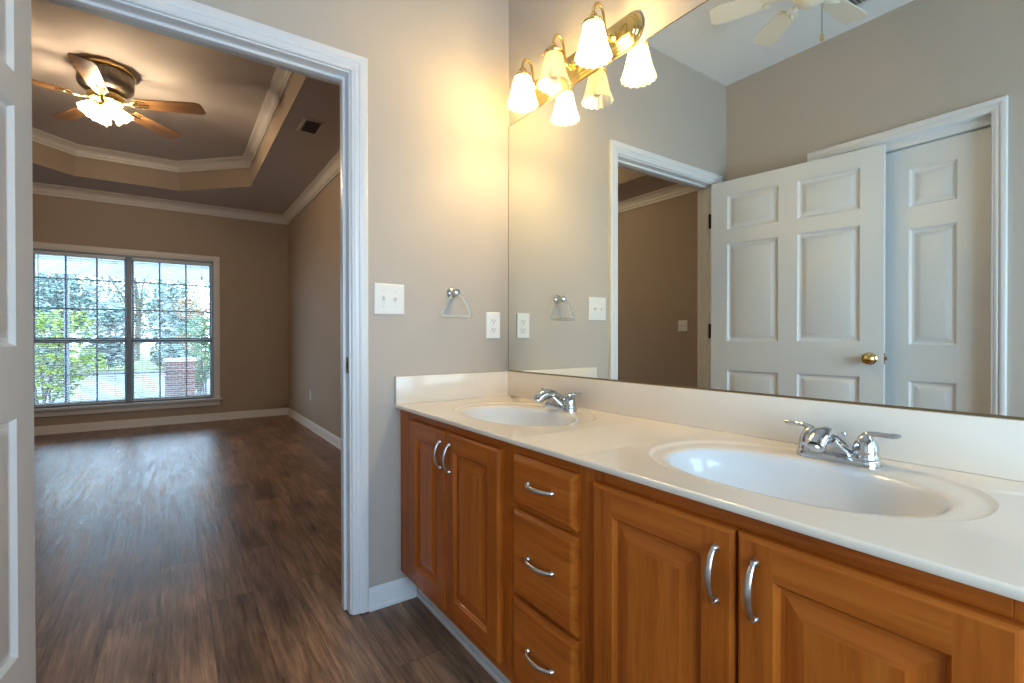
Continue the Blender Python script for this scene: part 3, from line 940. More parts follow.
def basin(c):
    bm = B()
    rows = [(0, 0.0), (0.05, -0.0008), (0.13, -0.0034), (0.22, -0.0043), (0.55, -0.0046), (0.80, -0.0052), (0.93, -0.0080), (1.0, -0.0125)]
    rings = []
    def ring(a, b_, z, dx=0):
        out = []
        for i in range(72):
            q = 2*PI*i/72
            k = 1/((abs(math.cos(q))/b_)**SE + (abs(math.sin(q))/a)**SE)**(1/SE)
            out.append(Vector((c[0]+dx+k*math.cos(q), c[1]+k*math.sin(q), ZC+z)))
        return out
    DX = -0.022      # the bowl sits forward of the deck, towards the room
    for t, zz in rows:
        rings.append(ring(AO+(AI-AO)*t, BO+(BI-BO)*t, zz, DX*t))
    for s, zz in ((0.975, -0.022), (0.945, -0.038), (0.90, -0.060), (0.83, -0.083), (0.73, -0.104), (0.60, -0.120), (0.44, -0.129), (0.28, -0.133), (0.12, -0.1345)):
        rings.append(ring(AI*s, BI*s, zz, DX))
    rings.append([Vector((c[0]+DX+0.019*math.cos(q), c[1]+0.019*math.sin(q), ZC-0.136)) for q in [2*PI*i/72 for i in range(72)]])
    skin(bm, rings, True, False, True)
    bm.normal_update()
    for f in bm.faces:
        if max(v.co.z for v in f.verts) < ZC-0.0078: f.material_index = 1  # bowl faces take the light-tinted copy of the marble
    bs = obj('basin', bm, ['marble', 'basin'], top, smooth=60)
    bm = B()
    lathe(bm, [(0.0, 0.003), (0.012, 0.0035), (0.014, 0.002), (0.0145, 0.0), (0.022, 0.001), (0.024, 0.0), (0.024, -0.002)], 24, Matrix.Translation((c[0]+DX, c[1], ZC-0.1345)))
    tag(obj('drain', bm, 'chrome', bs), 'chrome drain stopper')
for c in SINKS: basin(c)
bm = B(); box(bm, -0.020, -0.001, VE-0.003, -0.001, ZC, 0.8725, 0.0025)
obj('backsplash', bm, 'marble', top)
bm = B(); box(bm, -0.540, -0.020, -0.020, -0.001, ZC, 0.8725, 0.0025)
obj('side_splash', bm, 'marble', top)

# ------------------------------------------------------------------ faucets
def make_faucet(loc, label):
    t = thing('faucet', label, 'faucet', loc, group='chrome faucets on the vanity top')
    wm = WMX[t.name]
    def part(name, bm, m='chrome', parent=t): return obj(name, bm, m, parent, wm, smooth=50, local=True)
    bm = B()
    def stad(hl, r, z): # stadium outline along y
        ptsl = []
        for k in range(17):
            a = -PI + PI*k/16
            ptsl.append(Vector((r*math.cos(a+PI/2+PI/2) , -hl + r*math.sin(a), z)))
        for k in range(17):
            a = PI*k/16
            ptsl.append(Vector((r*math.cos(a), hl + r*math.sin(a), z)))
        return ptsl
    def stad2(hl, r, z):
        out = []
        for k in range(17):
            a = PI*k/16
            out.append(Vector((r*math.cos(a), hl + r*math.sin(a), z)))
        for k in range(17):
            a = PI + PI*k/16
            out.append(Vector((r*math.cos(a), -hl + r*math.sin(a), z)))
        return out
    skin(bm, [stad2(0.052, 0.0275, 0.0), stad2(0.052, 0.0275, 0.006), stad2(0.052, 0.0265, 0.011), stad2(0.052, 0.0245, 0.0150), stad2(0.052, 0.022, 0.0165)], True, True, True)
    part('base_plate', bm)
    for s in (1, -1):
        bm = B()
        mt_ = Matrix.Translation((0.0, 0.052*s, 0.0))
        lathe(bm, [(0.0245, 0.012), (0.0245, 0.020), (0.0225, 0.0225), (0.0225, 0.025), (0.0228, 0.030), (0.0215, 0.038), (0.0185, 0.047), (0.0145, 0.055), (0.009, 0.061), (0.0, 0.063)], 28, mt_)
        pts = bez((0.0, 0.050*s, 0.058), (0.000, 0.068*s, 0.072), (0.002, 0.084*s, 0.060), (0.002, 0.110*s, 0.068), 12)
        rad = [0.0095, 0.0090, 0.0080, 0.0072, 0.0066, 0.0062, 0.0060, 0.0061, 0.0064, 0.0068, 0.0070, 0.0062, 0.0030]
        tube(bm, pts, rad, 14, flat=((0, 0, 1), 0.80))
        part('handle', bm)
    bm = B()
    # chunky low spout: wide foot on the plate, rising forward to a round drooping nose
    pts = bez((0.012, 0, 0.006), (0.004, 0, 0.036), (-0.026, 0, 0.058), (-0.064, 0, 0.060), 12) + [Vector((-0.080, 0, 0.057)), Vector((-0.093, 0, 0.050)), Vector((-0.102, 0, 0.041))]
    rad = [0.0300, 0.0285, 0.0265, 0.0245, 0.0228, 0.0214, 0.0203, 0.0195, 0.0190, 0.0186, 0.0183, 0.0182, 0.0182, 0.0184, 0.0186, 0.0180]
    tube(bm, pts, rad, 20)
    el = [(0.011, 0.0, 0.021, 0.044), (0.020, -0.006, 0.023, 0.036), (0.032, -0.018, 0.025, 0.026), (0.044, -0.032, 0.025, 0.0195), (0.053, -0.045, 0.018, 0.016)]
    skin(bm, [[Vector((cx_+rx*math.cos(2*PI*k/24), ry*math.sin(2*PI*k/24), z_)) for k in range(24)] for z_, cx_, rx, ry in el], True, True, True)
    sp = part('spout', bm)
    bm = B()
    d = Vector((-0.008, 0, -0.012)).normalized()
    e0 = Vector((-0.1020, 0, 0.041))
    tube(bm, [e0 + d*0.0003, e0 + d*0.005], [0.0125, 0.0118], 18)
    obj('aerator', bm, 'nickel', sp, wm, smooth=50, local=True)
    bm = B()
    tube(bm, [(0.020, 0, 0.012), (0.032, 0, 0.048)], 0.0026, 10)
    lathe(bm, [(0.0, 0.045), (0.005, 0.046), (0.0068, 0.050), (0.0045, 0.055), (0.0, 0.056)], 14, Matrix.Translation((0.033, 0, 0)))
    part('lift_rod', bm)
    return t
fa = make_faucet((-0.088, -0.452, ZC-0.0046), 'chrome two-handle faucet at the far sink, nearest the outlet')
fb = copy_tree(fa, Matrix.Translation((-0.088, -1.352, ZC-0.0046)))
fb['label'] = 'chrome two-handle faucet at the near sink, closest to the viewer'

# ------------------------------------------------------------------ mirror
mi = thing('wall_mirror', 'large frameless mirror above the vanity reflecting the doors', 'mirror', (0, -0.906, 0.8735))
bm = B(); box(bm, -0.006, -0.0005, VE-0.003, -0.003, 0.8755, 1.9666)
obj('glass', bm, 'mirror', mi, smooth=0)
bm = B()
box(bm, -0.0072, -0.0005, VE-0.003, -0.0025, 0.8727, 0.8775)
bm2 = B(); box(bm2, -0.0066, -0.0005, -0.0045, -0.0015, 0.8727, 1.9676); box(bm2, -0.0066, -0.0005, VE-0.003, -0.0025, 1.9650, 1.9676)
tag(obj('glass_edge', bm2, 'dark_brass', mi), 'thin dark cut edge of the glass')
tag(obj('bottom_channel', bm, 'dark_brass', mi), 'thin dark metal channel along the bottom edge')

# ------------------------------------------------------------------ vanity light
LY, LZ = -0.452, 2.028
vl = thing('vanity_light', 'three-arm polished brass wall light with bell glass shades above the mirror', 'light', (0, LY, LZ))
bm = B()
def oval(hl, r, x): # stadium-like oval lying in the wall plane
    out = []
    e = hl - r
    for k in range(33):
        a = -PI/2 + PI*k/32
        out.append(Vector((x, LY+e+r*math.cos(a), LZ+r*math.sin(a))))
    for k in range(33):
        a = PI/2 + PI*k/32
        out.append(Vector((x, LY-e+r*math.cos(a), LZ+r*math.sin(a))))
    return out
H0 = 0.310
skin(bm, [oval(H0-d_, 0.0585-d_, x_) for d_, x_ in ((0, -0.0005), (0, -0.006), (0.003, -0.0095), (0.009, -0.011), (0.011, -0.015), (0.018, -0.017), (0.020, -0.0215), (0.030, -0.0245), (0.045, -0.026), (0.056, -0.0265))], True, True, True)
obj('backplate', bm, 'brass', vl, smooth=40)
SX = -0.115
def ribbed(a, t): 
    return (0.0018*math.cos(a*16)*min(1, t*2.2), (-0.0035*abs(math.cos(a*8)) if t > 0.94 else 0.0))
for k, (y, lit) in enumerate(((-0.262, True), (-0.450, False), (-0.652, True))):
    bm = B()
    pts = bez((-0.022, y, 2.030), (-0.060, y, 1.985), (-0.060, y, 2.045), (-0.068, y, 2.085), 10) + bez((-0.068, y, 2.085), (-0.076, y, 2.128), (SX-0.002, y, 2.128), (SX, y, 2.070), 12)[1:]
    tube(bm, pts, 0.0050, 10)
    lathe(bm, [(0.0, 2.090), (0.008, 2.089), (0.012, 2.084), (0.016, 2.076), (0.026, 2.066), (0.034, 2.060), (0.036, 2.055), (0.0335, 2.052), (0.0335, 2.048)], 24, Matrix.Translation((SX, y, -0.013)))
    lathe(bm, [(0.0, -0.004), (0.017, -0.003), (0.017, 0.003), (0.010, 0.006), (0.006, 0.010)], 18, Matrix.Translation((-0.026, y, 2.028)) @ Matrix.Rotation(R(-90), 4, 'Y'))
    for s in (0, 1, 2):
        a = 2*PI*s/3+0.4
        sphere(bm, (SX+0.037*math.cos(a), y+0.037*math.sin(a), 2.039), 0.004, 8)
    obj('arm', bm, 'brass', vl, smooth=50)
    bm = B()
    prof = [(r_, 2.040-(2.053-z_)*0.755) for r_, z_ in ((0.0315, 2.053), (0.0318, 2.045), (0.034, 2.030), (0.0370, 2.010), (0.0405, 1.988), (0.0445, 1.965), (0.0490, 1.945), (0.0535, 1.928), (0.0575, 1.916), (0.0605, 1.909))]
    lathe(bm, prof, 96, Matrix.Translation((SX, y, 0)), rib=ribbed)
    sh = obj('shade', bm, 'shade', vl, smooth=60)
    tag(sh, 'glowing ribbed glass bell shade' if lit else 'unlit clear ribbed glass bell shade')
    bm = B()
    lathe(bm, [(0.0, 1.950), (0.010, 1.952), (0.019, 1.959), (0.0235, 1.971), (0.0235, 1.982), (0.019, 1.996), (0.013, 2.010), (0.0125, 2.03)], 20, Matrix.Translation((SX, y, 0)))
    tag(obj('bulb', bm, 'bulb_on' if lit else 'bulb_off', sh), 'lit bulb' if lit else 'unlit bulb')

# ------------------------------------------------------------------ plates and towel ring on the doorway wall
def screw(bm, P, u, v, mi=0):
    mtx = Matrix.Translation(P(u, v, 0.0052))
    lathe(bm, [(0.0, 0.0), (0.003, 0.0), (0.003, 0.0), (0.0, 0.0012)], 10, mtx, mi)

def rounded_rect(bm, P, u0, u1, v0, v1, t, bev=0.004, mi=0):
    nested(bm, P, u0, u1, v0, v1, [(0, 0.0003), (0, t*0.45), (bev*0.4, t*0.85), (bev, t)], mi)
    quad(bm, [P(u0, v0, 0.0003), P(u1, v0, 0.0003), P(u1, v1, 0.0003), P(u0, v1, 0.0003)], mi)

def switch_plate(name, P, uc, vc, w, label, gangs):
    t = thing(name, label, 'light switch', P(uc, vc, 0))
    bm = B(); rounded_rect(bm, P, uc-w/2, uc+w/2, vc-0.059, vc+0.059, 0.006)
    obj('cover_plate', bm, 'plastic', t)
    for g in range(gangs):
        u = uc + (g-(gangs-1)/2)*0.046
        bm = B()
        nested(bm, P, u-0.0055, u+0.0055, vc-0.012, vc+0.012, [(0, 0.006), (0.0006, 0.0075)])
        a = [P(u-0.004, vc-0.006, 0.0075), P(u+0.004, vc-0.006, 0.0075), P(u+0.004, vc+0.005, 0.0075), P(u-0.004, vc+0.005, 0.0075)]
        b2 = [P(u-0.0034, vc+0.002, 0.019), P(u+0.0034, vc+0.002, 0.019), P(u+0.0034, vc+0.009, 0.017), P(u-0.0034, vc+0.009, 0.017)]
        skin(bm, [a, b2], True, False, True)
        obj('toggle', bm, 'plastic', t)
        for dv in (-0.030, 0.030):
            bm = B()
            nested(bm, P, u-0.003, u+0.003, vc+dv-0.003, vc+dv+0.003, [(0, 0.0058), (0.0004, 0.0068), (0.0012, 0.0071)])
            nested(bm, P, u-0.0026, u+0.0026, vc+dv-0.0005, vc+dv+0.0005, [(0, 0.0071), (0, 0.0073)], 1)
            obj('screw', bm, ['plastic', 'grey'], t)
PW = lambda u, v, d: Vector((u, -d, v))
switch_plate('switch_plate', PW, -0.5595, 1.1697, 0.120, 'white double toggle switch plate on the greige wall beside the doorway', 2)

def outlet(P, uc, vc, label):
    t = thing('outlet', label, 'outlet', P(uc, vc, 0))
    bm = B(); rounded_rect(bm, P, uc-0.0355, uc+0.0355, vc-0.0575, vc+0.0575, 0.006)
    obj('cover_plate', bm, 'plastic', t)
    for s in (1, -1):
        bm = B()
        v = vc + s*0.0195
        ring0, ring1 = [], []
        for k in range(28):
            a = 2*PI*k/28
            du, dv = 0.017*math.cos(a), 0.017*math.sin(a)
            dv = max(-0.0145, min(0.0145, dv))
            ring0.append(P(uc+du, v+dv, 0.0055)); ring1.append(P(uc+du*0.96, v+dv*0.96, 0.0078))
        skin(bm, [ring0, ring1], True, False, True)
        for du, hh in ((-0.0063, 0.0040), (0.0063, 0.0034)):
            nested(bm, P, uc+du-0.0012, uc+du+0.0012, v-hh+0.002, v+hh+0.002, [(0, 0.0078), (0, 0.0081)], 1)
        nested(bm, P, uc-0.0024, uc+0.0024, v-0.0105, v-0.006, [(0, 0.0078), (0.0005, 0.0081)], 1)
        obj('socket', bm, ['plastic', 'dark'], t)
    bm = B()
    nested(bm, P, uc-0.003, uc+0.003, vc-0.003, vc+0.003, [(0, 0.0058), (0.0004, 0.0068), (0.0012, 0.0071)])
    nested(bm, P, uc-0.0026, uc+0.0026, vc-0.0005, vc+0.0005, [(0, 0.0071), (0, 0.0073)], 1)
    obj('screw', bm, ['plastic', 'grey'], t)
outlet(PW, -0.0872, 1.0766, 'white duplex outlet on the bathroom wall next to the mirror edge')
PBR = lambda u, v, d: Vector((BR-d, u, v))
outlet(PBR, 4.005, 0.385, 'small outlet low on the right bedroom wall')
PBL = lambda u, v, d: Vector((BL+d, u, v))
switch_plate('switch_plate', PBL, 1.425, 1.153, 0.118, 'switch plate on the tan bedroom wall, seen through the doorway in the mirror', 2)

tr = thing('towel_ring', 'clear acrylic towel ring on a chrome post beside the outlet', 'towel ring', (-0.292, 0, 1.205))
bm = B()
lathe(bm, [(0.0, 0.0), (0.0225, 0.0005), (0.0225, 0.004), (0.019, 0.008), (0.012, 0.011), (0.009, 0.016), (0.009, 0.030)], 26, Matrix.Translation((-0.292, 0, 1.207)) @ Matrix.Rotation(R(90), 4, 'X'))
obj('mount', bm, 'chrome', tr)
bm = B()
lathe(bm, [(0.009, 0.030), (0.0125, 0.032), (0.0145, 0.040), (0.0140, 0.050), (0.011, 0.056), (0.0, 0.059)], 24, Matrix.Translation((-0.292, 0, 1.207)) @ Matrix.Rotation(R(90), 4, 'X'))
obj('post', bm, 'chrome', tr)
bm = B()
yy = -0.044
cor = [(-0.264, 1.194), (-0.316, 1.194), (-0.364, 1.110), (-0.217, 1.110)]
pts = []
for i in range(4):
    p, q, r_ = Vector(cor[i-1]), Vector(cor[i]), Vector(cor[(i+1) % 4])
    a = q + (p-q).normalized()*0.018; c = q + (r_-q).normalized()*0.018
    for k in range(6):
        tt = k/5
        v = a*(1-tt)**2 + q*2*tt*(1-tt) + c*tt*tt
        pts.append(Vector((v.x, yy, v.y)))
pts.append(pts[0].copy())
tube(bm, pts, 0.0068, 12, caps=False)
obj('ring', bm, 'acrylic', tr)

# ------------------------------------------------------------------ ceiling fans
def blade_bm(L0, L1, w0, w1, th, pitch):
    """blade along local X from L0 to L1, width w0 at root to w1 near the tip, pitched about X"""
    bm = B()
    outline = []
    n = 10
    tip = 0.06
    for k in range(n+1):
        t_ = k/n
        outline.append((L0 + (L1-tip-L0)*t_, (w0+(w1-w0)*t_)/2))
    for k in range(1, 9):
        a = PI/2*k/9
        outline.append((L1-tip+tip*math.sin(a), w1/2*(0.35+0.65*math.cos(a)**0.6) if k < 9 else 0))
    up_ = [(x, y) for x, y in outline]
    lo_ = [(x, -y) for x, y in reversed(outline)]
    full = up_ + lo_
    top = [bm.verts.new((x, y, th/2)) for x, y in full]
    bot = [bm.verts.new((x, y, -th/2)) for x, y in full]
    bm.faces.new(top); bm.faces.new(list(reversed(bot)))
    nn = len(full)
    for i in range(nn):
        j = (i+1) % nn
        bm.faces.new((top[i], bot[i], bot[j], top[j]))
    bm.transform(Matrix.Rotation(pitch, 4, 'X'))
    return bm

# bedroom fan
FX, FY = -1.63, 2.75
fan = thing('ceiling_fan', 'brass and pewter bedroom ceiling fan with oak blades and lit glass shades', 'ceiling fan', (FX, FY, TRAYZ))
bm = B()
C0 = Matrix.Translation((FX, FY, 0))
lathe(bm, [(0.0, TRAYZ-0.0005), (0.172, TRAYZ-0.0005), (0.177, TRAYZ-0.006), (0.177, TRAYZ-0.026), (0.172, TRAYZ-0.032), (0.160, TRAYZ-0.034)], 48, C0)
tag(obj('ceiling_ring', bm, 'brass', fan), 'brass ring against the ceiling')
bm = B()
lathe(bm, [(0.158, TRAYZ-0.020), (0.163, TRAYZ-0.036), (0.163, TRAYZ-0.110), (0.156, TRAYZ-0.135), (0.135, TRAYZ-0.155), (0.105, TRAYZ-0.168), (0.0, TRAYZ-0.172)], 48, C0)
tag(obj('motor_housing', bm, 'pewter', fan), 'dark pewter motor drum')
BZ = 2.728
bm = B()
lathe(bm, [(0.0, TRAYZ-0.170), (0.100, TRAYZ-0.170), (0.108, TRAYZ-0.182), (0.112, BZ+0.012), (0.108, BZ-0.012), (0.085, BZ-0.022), (0.055, BZ-0.030), (0.045, BZ-0.040),
           (0.056, BZ-0.042), (0.060, BZ-0.050), (0.052, BZ-0.060), (0.036, BZ-0.068), (0.016, BZ-0.076), (0.0, BZ-0.078)], 40, C0)
obj('hub', bm, 'brass', fan)
th0 = R(-24)
blade_src = None
for k in range(5):
    wm = Matrix.Translation((FX, FY, BZ)) @ Matrix.Rotation(th0 + 2*PI*k/5, 4, 'Z')
    if blade_src is None:
        bl = obj('blade', blade_bm(0.195, 0.638, 0.105, 0.140, 0.006, R(-10)), 'fanwood', fan, wm, smooth=30, local=True)
        bm = B()
        tube(bm, [(0.10, 0.0, 0.004), (0.135, 0.0, -0.010), (0.165, 0, -0.010), (0.20, 0, -0.006)], [0.014, 0.013, 0.012, 0.011], 10, flat=((0, 0, 1), 0.35))
        for s in (1, -1):
            tube(bm, [(0.150, 0, -0.010), (0.18, 0.020*s, -0.012-0.005*s), (0.215, 0.034*s, -0.006-0.008*s), (0.255, 0.030*s, -0.005-0.007*s)], [0.010, 0.009, 0.010, 0.006], 8, flat=((0, 0, 1), 0.45))
            sphere(bm, (0.225, 0.033*s, -0.008-0.008*s), 0.006, 8)
        tube(bm, [(0.19, 0, -0.008), (0.235, 0, -0.007), (0.275, 0, -0.0055)], [0.011, 0.012, 0.006], 8, flat=((0, 0, 1), 0.45))
        tag(obj('blade_iron', bm, 'brass', bl, wm, local=True), 'cast brass blade bracket')
        blade_src = bl
    else:
        c = bl.copy(); COL.objects.link(c); WMX[c.name] = wm; c.parent = fan
        c.matrix_basis = WMX[fan.name].inverted() @ wm
        for ch in [q for q in bpy.data.objects if q.parent == blade_src]:
            d = ch.copy(); COL.objects.link(d); d.parent = c; d.matrix_basis = ch.matrix_basis.copy()
# four tulip shades tilting out
for k in range(4):
    a = R(20) + PI/2*k
    tilt = R(38)
    base = Vector((FX+0.055*math.cos(a), FY+0.055*math.sin(a), BZ-0.030))
    mtx = Matrix.Translation(base) @ Matrix.Rotation(a, 4, 'Z') @ Matrix.Rotation(PI-tilt, 4, 'Y')
    bm = B()
    lathe(bm, [(0.0, -0.012), (0.016, -0.010), (0.022, 0.004), (0.026, 0.012), (0.026, 0.020)], 20, mtx)
    obj('socket', bm, 'brass', fan)
    bm = B()
    lathe(bm, [(0.025, 0.010), (0.030, 0.020), (0.038, 0.034), (0.046, 0.052), (0.052, 0.070), (0.056, 0.086), (0.060, 0.098)], 48, mtx, rib=lambda q, t_: (0.0022*math.cos(q*12)*t_, 0.003*math.cos(q*6)*(t_ > 0.9)))
    sh = obj('shade', bm, 'fanshade', fan, smooth=60)
    bm = B(); lathe(bm, [(0.010, 0.02), (0.013, 0.035), (0.021, 0.046), (0.023, 0.058), (0.019, 0.070), (0.009, 0.077), (0.0, 0.078)], 18, mtx)
    obj('bulb', bm, 'fan_on', sh)
bm = B()
tube(bm, [(FX, FY, BZ-0.076), (FX, FY, BZ-0.176)], 0.0014, 6)
sphere(bm, (FX, FY, BZ-0.182), 0.009, 10)
obj('pull_chain', bm, 'brass', fan)

# white fan on the bathroom ceiling, seen in the mirror
GX, GY, GZ = -0.912, -0.868, 2.446
bf = thing('ceiling_fan', 'small white six-blade bathroom ceiling fan with pull chain, seen in the mirror', 'ceiling fan', (GX, GY, CEIL))
C1 = Matrix.Translation((GX, GY, 0))
bm = B()
lathe(bm, [(0.0, CEIL-0.0005), (0.085, CEIL-0.0005), (0.090, CEIL-0.012), (0.080, CEIL-0.045), (0.060, CEIL-0.060), (0.105, CEIL-0.085), (0.115, CEIL-0.110), (0.113, CEIL-0.160), (0.095, CEIL-0.185), (0.0, CEIL-0.190)], 40, C1)
obj('motor_housing', bm, 'fanwhite', bf)
bm = B()
lathe(bm, [(0.0, GZ+0.022), (0.070, GZ+0.020), (0.074, GZ-0.010), (0.062, GZ-0.030), (0.050, GZ-0.055), (0.030, GZ-0.068), (0.0, GZ-0.071)], 32, C1)
obj('switch_housing', bm, 'fanwhite', bf)
src = None
for k in range(6):
    wm = Matrix.Translation((GX, GY, GZ)) @ Matrix.Rotation(R(3)+2*PI*k/6, 4, 'Z')
    if src is None:
        bl = obj('blade', blade_bm(0.150, 0.385, 0.085, 0.108, 0.005, R(-11)), 'fanwhite', bf, wm, smooth=30, local=True)
        bm = B()
        tube(bm, [(0.062, 0, 0.006), (0.095, 0, -0.006), (0.13, 0, -0.008), (0.165, 0, -0.005)], [0.011, 0.010, 0.010, 0.008], 10, flat=((0, 0, 1), 0.4))
        lathe(bm, [(0.0, -0.006), (0.018, -0.005), (0.026, 0.0), (0.018, 0.002), (0.0, 0.002)], 16, Matrix.Translation((0.135, 0, -0.006)))
        for s in (1, -1): sphere(bm, (0.172, 0.022*s, -0.004-0.004*s), 0.007, 8); tube(bm, [(0.14, 0, -0.006), (0.172, 0.022*s, -0.004-0.004*s)], 0.006, 8)
        tag(obj('blade_iron', bm, 'fanwhite', bl, wm, local=True), 'white cast blade bracket')
        src = bl
    else:
        c = src.copy(); COL.objects.link(c); WMX[c.name] = wm; c.parent = bf
        c.matrix_basis = WMX[bf.name].inverted() @ wm
        for ch in [q for q in bpy.data.objects if q.parent == src]:
            d = ch.copy(); COL.objects.link(d); d.parent = c; d.matrix_basis = ch.matrix_basis.copy()
bm = B(); tube(bm, [(GX-0.045, GY-0.02, GZ-0.050), (GX-0.045, GY-0.02, 2.262)], 0.0022, 6)
ch = obj('pull_chain', bm, 'grey', bf)
bm = B(); lathe(bm, [(0.0, 2.236), (0.007, 2.238), (0.008, 2.250), (0.006, 2.262), (0.0, 2.264)], 12, Matrix.Translation((GX-0.045, GY-0.02, 0)))
tag(obj('pull_knob', bm, 'brass', ch), 'small tan pull knob')

# ------------------------------------------------------------------ ceiling registers
def register(x0, x1, y0, y1, zc, label, m='trim', along='x', duct='dark'):
    t = thing('ceiling_vent', label, 'vent', ((x0+x1)/2, (y0+y1)/2, zc))
    bm = B()
    f = 0.022
    for a in ((x0, x1, y0, y0+f), (x0, x1, y1-f, y1), (x0, x0+f, y0+f, y1-f), (x1-f, x1, y0+f, y1-f)):
        box(bm, *a, zc-0.008, zc-0.0005, 0.002)
    obj('frame', bm, m, t)
    bm = B(); quad(bm, [Vector((x0+f, y0+f, zc-0.001)), Vector((x1-f, y0+f, zc-0.001)), Vector((x1-f, y1-f, zc-0.001)), Vector((x0+f, y1-f, zc-0.001))])
    obj('duct_opening', bm, duct, t, smooth=0)
    bm = B()
    if along == 'x':
        n = max(4, int((y1-y0-2*f)/0.018))
        for k in range(n):
            y = y0+f+(y1-y0-2*f)*(k+0.5)/n
            quad(bm, [Vector((x0+f, y-0.005, zc-0.009)), Vector((x1-f, y-0.005, zc-0.009)), Vector((x1-f, y+0.005, zc-0.002)), Vector((x0+f, y+0.005, zc-0.002))])
    else:
        n = max(4, int((x1-x0-2*f)/0.018))
        for k in range(n):
            x = x0+f+(x1-x0-2*f)*(k+0.5)/n
            quad(bm, [Vector((x-0.005, y0+f, zc-0.009)), Vector((x-0.005, y1-f, zc-0.009)), Vector((x+0.005, y1-f, zc-0.002)), Vector((x+0.005, y0+f, zc-0.002))])
    obj('louvres', bm, m, t, smooth=0)
register(-0.440, -0.288, 2.030, 2.300, CEIL, 'small ceiling air register on the bedroom ceiling near the tray edge', 'ceil_bed', 'x', 'grey')
register(-1.548, -1.290, -1.020, -0.762, CEIL, 'white louvred air register on the bathroom ceiling, seen in the mirror', 'trim', 'x', 'grey')

# ------------------------------------------------------------------ outside the bedroom window
bm = B(); box(bm, -30, 25, BF+0.15, 60, -0.35, -0.20)
o = struct('ground', bm, 'concrete', 'pale paved ground outside the bedroom window', 'ground')
bm = B(); box(bm, -30, 25, 21.3, 60, -0.20, -0.18)
o = struct('ground_lawn', bm, 'lawn', 'green lawn at the far side of the pavement', 'lawn')
bm = B()
for k in range(22):
    y = BF+0.15+0.155*k
    box(bm, -7, 4, y, y+0.149, 2.26, 2.28)
box(bm, -7, 4, BF+0.15, BF+0.15+0.155*22, 2.28, 2.32)
box(bm, -7, 4, 8.60, 8.75, 2.06, 2.32)
struct('ceiling_porch', bm, 'blind', 'white slatted porch ceiling outside the bedroom window', 'porch ceiling')

bp_ = thing('brick_pillar', 'low brick pillar with a pale cap seen through the right half of the window', 'pillar', (-1.15, 8.45, -0.20))
bm = B(); box(bm, -1.36, -0.93, 8.24, 8.66, -0.20, 0.63, 0.004)
obj('shaft', bm, 'brick', bp_)
bm = B(); box(bm, -1.38, -0.91, 8.22, 8.68, 0.63, 0.69, 0.01)
obj('cap', bm, 'blind', bp_)
pp = thing('porch_post', 'slim porch post seen through the left half of the window', 'post', (-2.64, 8.66, -0.20))
bm = B(); box(bm, -2.67, -2.61, 8.63, 8.69, -0.20, 2.06, 0.01)
obj('shaft', bm, 'vinyl', pp)
bm = B(); box(bm, -2.69, -2.59, 8.61, 8.71, -0.20, -0.08, 0.01)
obj('foot', bm, 'vinyl', pp)

rnd = random.Random(4)
def leaves(bm, c, rad, n, size):
    for _ in range(n):
        while True:
            p = Vector((rnd.uniform(-1, 1), rnd.uniform(-1, 1), rnd.uniform(-1, 1)))
            if p.length <= 1: break
        p = Vector((c[0]+p.x*rad[0], c[1]+p.y*rad[1], c[2]+p.z*rad[2]))
        s = size*rnd.uniform(0.6, 1.3)
        rot = Matrix.Rotation(rnd.uniform(0, 2*PI), 3, 'Z') @ Matrix.Rotation(rnd.uniform(0, PI), 3, 'X')
        bm.faces.new([bm.verts.new(p + rot @ Vector(q)*s) for q in ((-1, 0, 0), (0, -0.45, 0.1), (1, 0, 0), (0, 0.45, 0.1))])

def shrub(loc, blobs, leafm, label, n=900, size=0.05, group=None, stems=5):
    t = thing('shrub', label, 'shrub', loc, group=group)
    bm = B()
    for (dx, dy, dz, r) in blobs:
        leaves(bm, (loc[0]+dx, loc[1]+dy, loc[2]+dz), (r, r, r*0.9), n, size)
    obj('foliage', bm, leafm, t, smooth=0)
    bm = B()
    for k in range(stems):
        dx, dy, dz, r = blobs[k % len(blobs)]
        tube(bm, [(loc[0]+0.04*k-0.08, loc[1], loc[2]), (loc[0]+dx*0.5, loc[1]+dy*0.5, loc[2]+dz*0.6), (loc[0]+dx, loc[1]+dy, loc[2]+dz+r*0.4)], [0.02, 0.014, 0.006], 6)
    obj('stems', bm, 'bark', t)
shrub((-3.05, 9.6, -0.20), [(-0.35, 0, 1.55, 0.40), (0.25, 0.1, 1.40, 0.42), (-0.1, 0.1, 0.95, 0.45), (0.5, 0, 0.8, 0.35), (0.1, 0.1, 0.45, 0.35)], 'leaf_y', 'tall yellow-green shrub outside the left half of the window', 420, 0.05)
shrub((-0.75, 10.5, -0.20), [(0, 0, 1.35, 0.40), (0.15, 0.1, 0.85, 0.40), (-0.15, 0.1, 0.45, 0.32)], 'leaf_g', 'green shrub outside the right edge of the window', 420, 0.05)
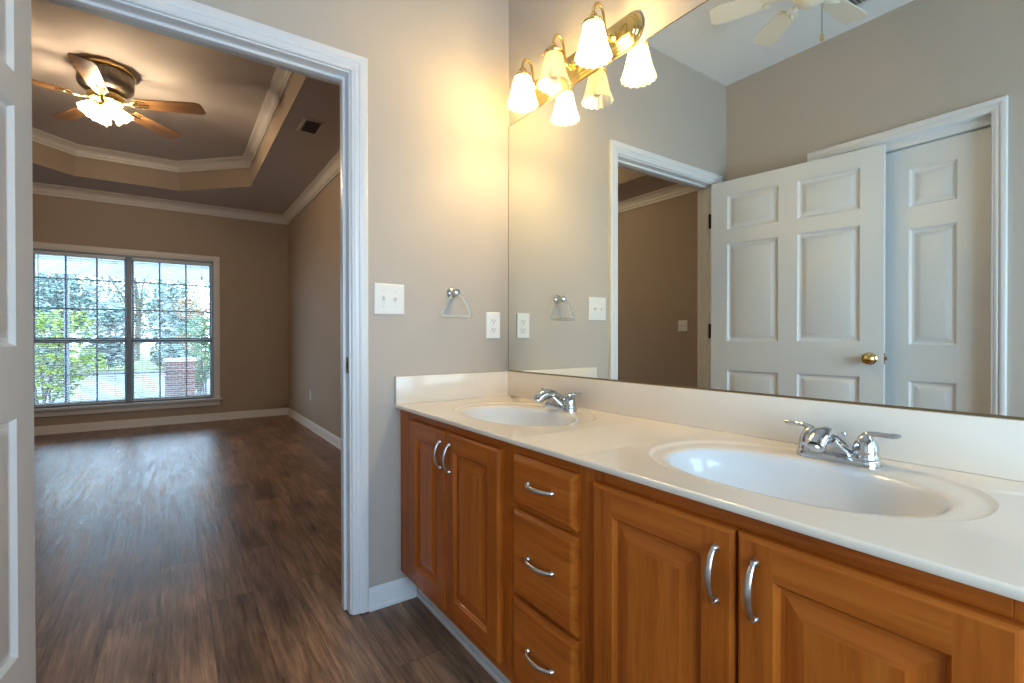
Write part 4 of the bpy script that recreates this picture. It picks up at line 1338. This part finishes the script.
shrub((-0.72, 12.4, -0.20), [(-0.2, 0, 1.95, 0.35), (0.3, 0, 1.75, 0.40), (0, 0.1, 1.2, 0.45)], 'leaf_r', 'russet-leaved shrub behind the green one at the right of the window', 300, 0.05)

def tree(loc, h, r, leafm, label, n=5200, size=0.10):
    t = thing('tree', label, 'tree', loc, group='trees beyond the pavement')
    bm = B()
    for k in range(7):
        a = rnd.uniform(0, 2*PI)
        q = rnd.uniform(0, 0.6)*r
        leaves(bm, (loc[0]+q*math.cos(a), loc[1]+q*math.sin(a), loc[2]+h*rnd.uniform(0.35, 0.85)), (r*0.6, r*0.6, h*0.24), n//7, size)
    obj('crown', bm, leafm, t, smooth=0)
    bm = B()
    tube(bm, [(loc[0], loc[1], loc[2]), (loc[0]+0.1, loc[1], loc[2]+h*0.4), (loc[0]-0.1, loc[1], loc[2]+h*0.8)], [0.16, 0.12, 0.04], 8)
    for k in range(5):
        a = 2*PI*k/5
        tube(bm, [(loc[0]+0.08, loc[1], loc[2]+h*0.35), (loc[0]+r*0.4*math.cos(a), loc[1]+r*0.4*math.sin(a), loc[2]+h*0.6), (loc[0]+r*0.7*math.cos(a), loc[1]+r*0.7*math.sin(a), loc[2]+h*0.78)], [0.06, 0.04, 0.015], 6)
    obj('trunk', bm, 'bark', t)
tl = 'grey-green tree beyond the pavement outside the window'
for x, y, h, r, lm in ((-10.5, 27, 5.8, 2.2, 'leaf_b'), (-7.4, 31, 6.6, 2.4, 'leaf_b'), (-5.0, 25, 4.8, 1.7, 'leaf_b'), (-2.9, 32, 6.4, 2.4, 'leaf_b'),
                       (-1.2, 26, 4.4, 1.5, 'leaf_b'), (1.5, 31, 6.2, 2.3, 'leaf_b'), (4.6, 27, 5.4, 2.0, 'leaf_b')):
    tree((x, y, -0.18), h, r, lm, tl)
for k in range(10):
    x = -9.4 + 2.05*k
    shrub((x, 21.9, -0.18), [(-0.28, 0, 0.60, 0.56), (0.28, 0, 0.60, 0.56), (0, 0.1, 1.35, 0.75), (0, 0, 2.1, 0.6)], 'leaf_b', 'grey-green bush in the row at the far edge of the pavement outside', 520, 0.12, group='bushes across the pavement', stems=3)
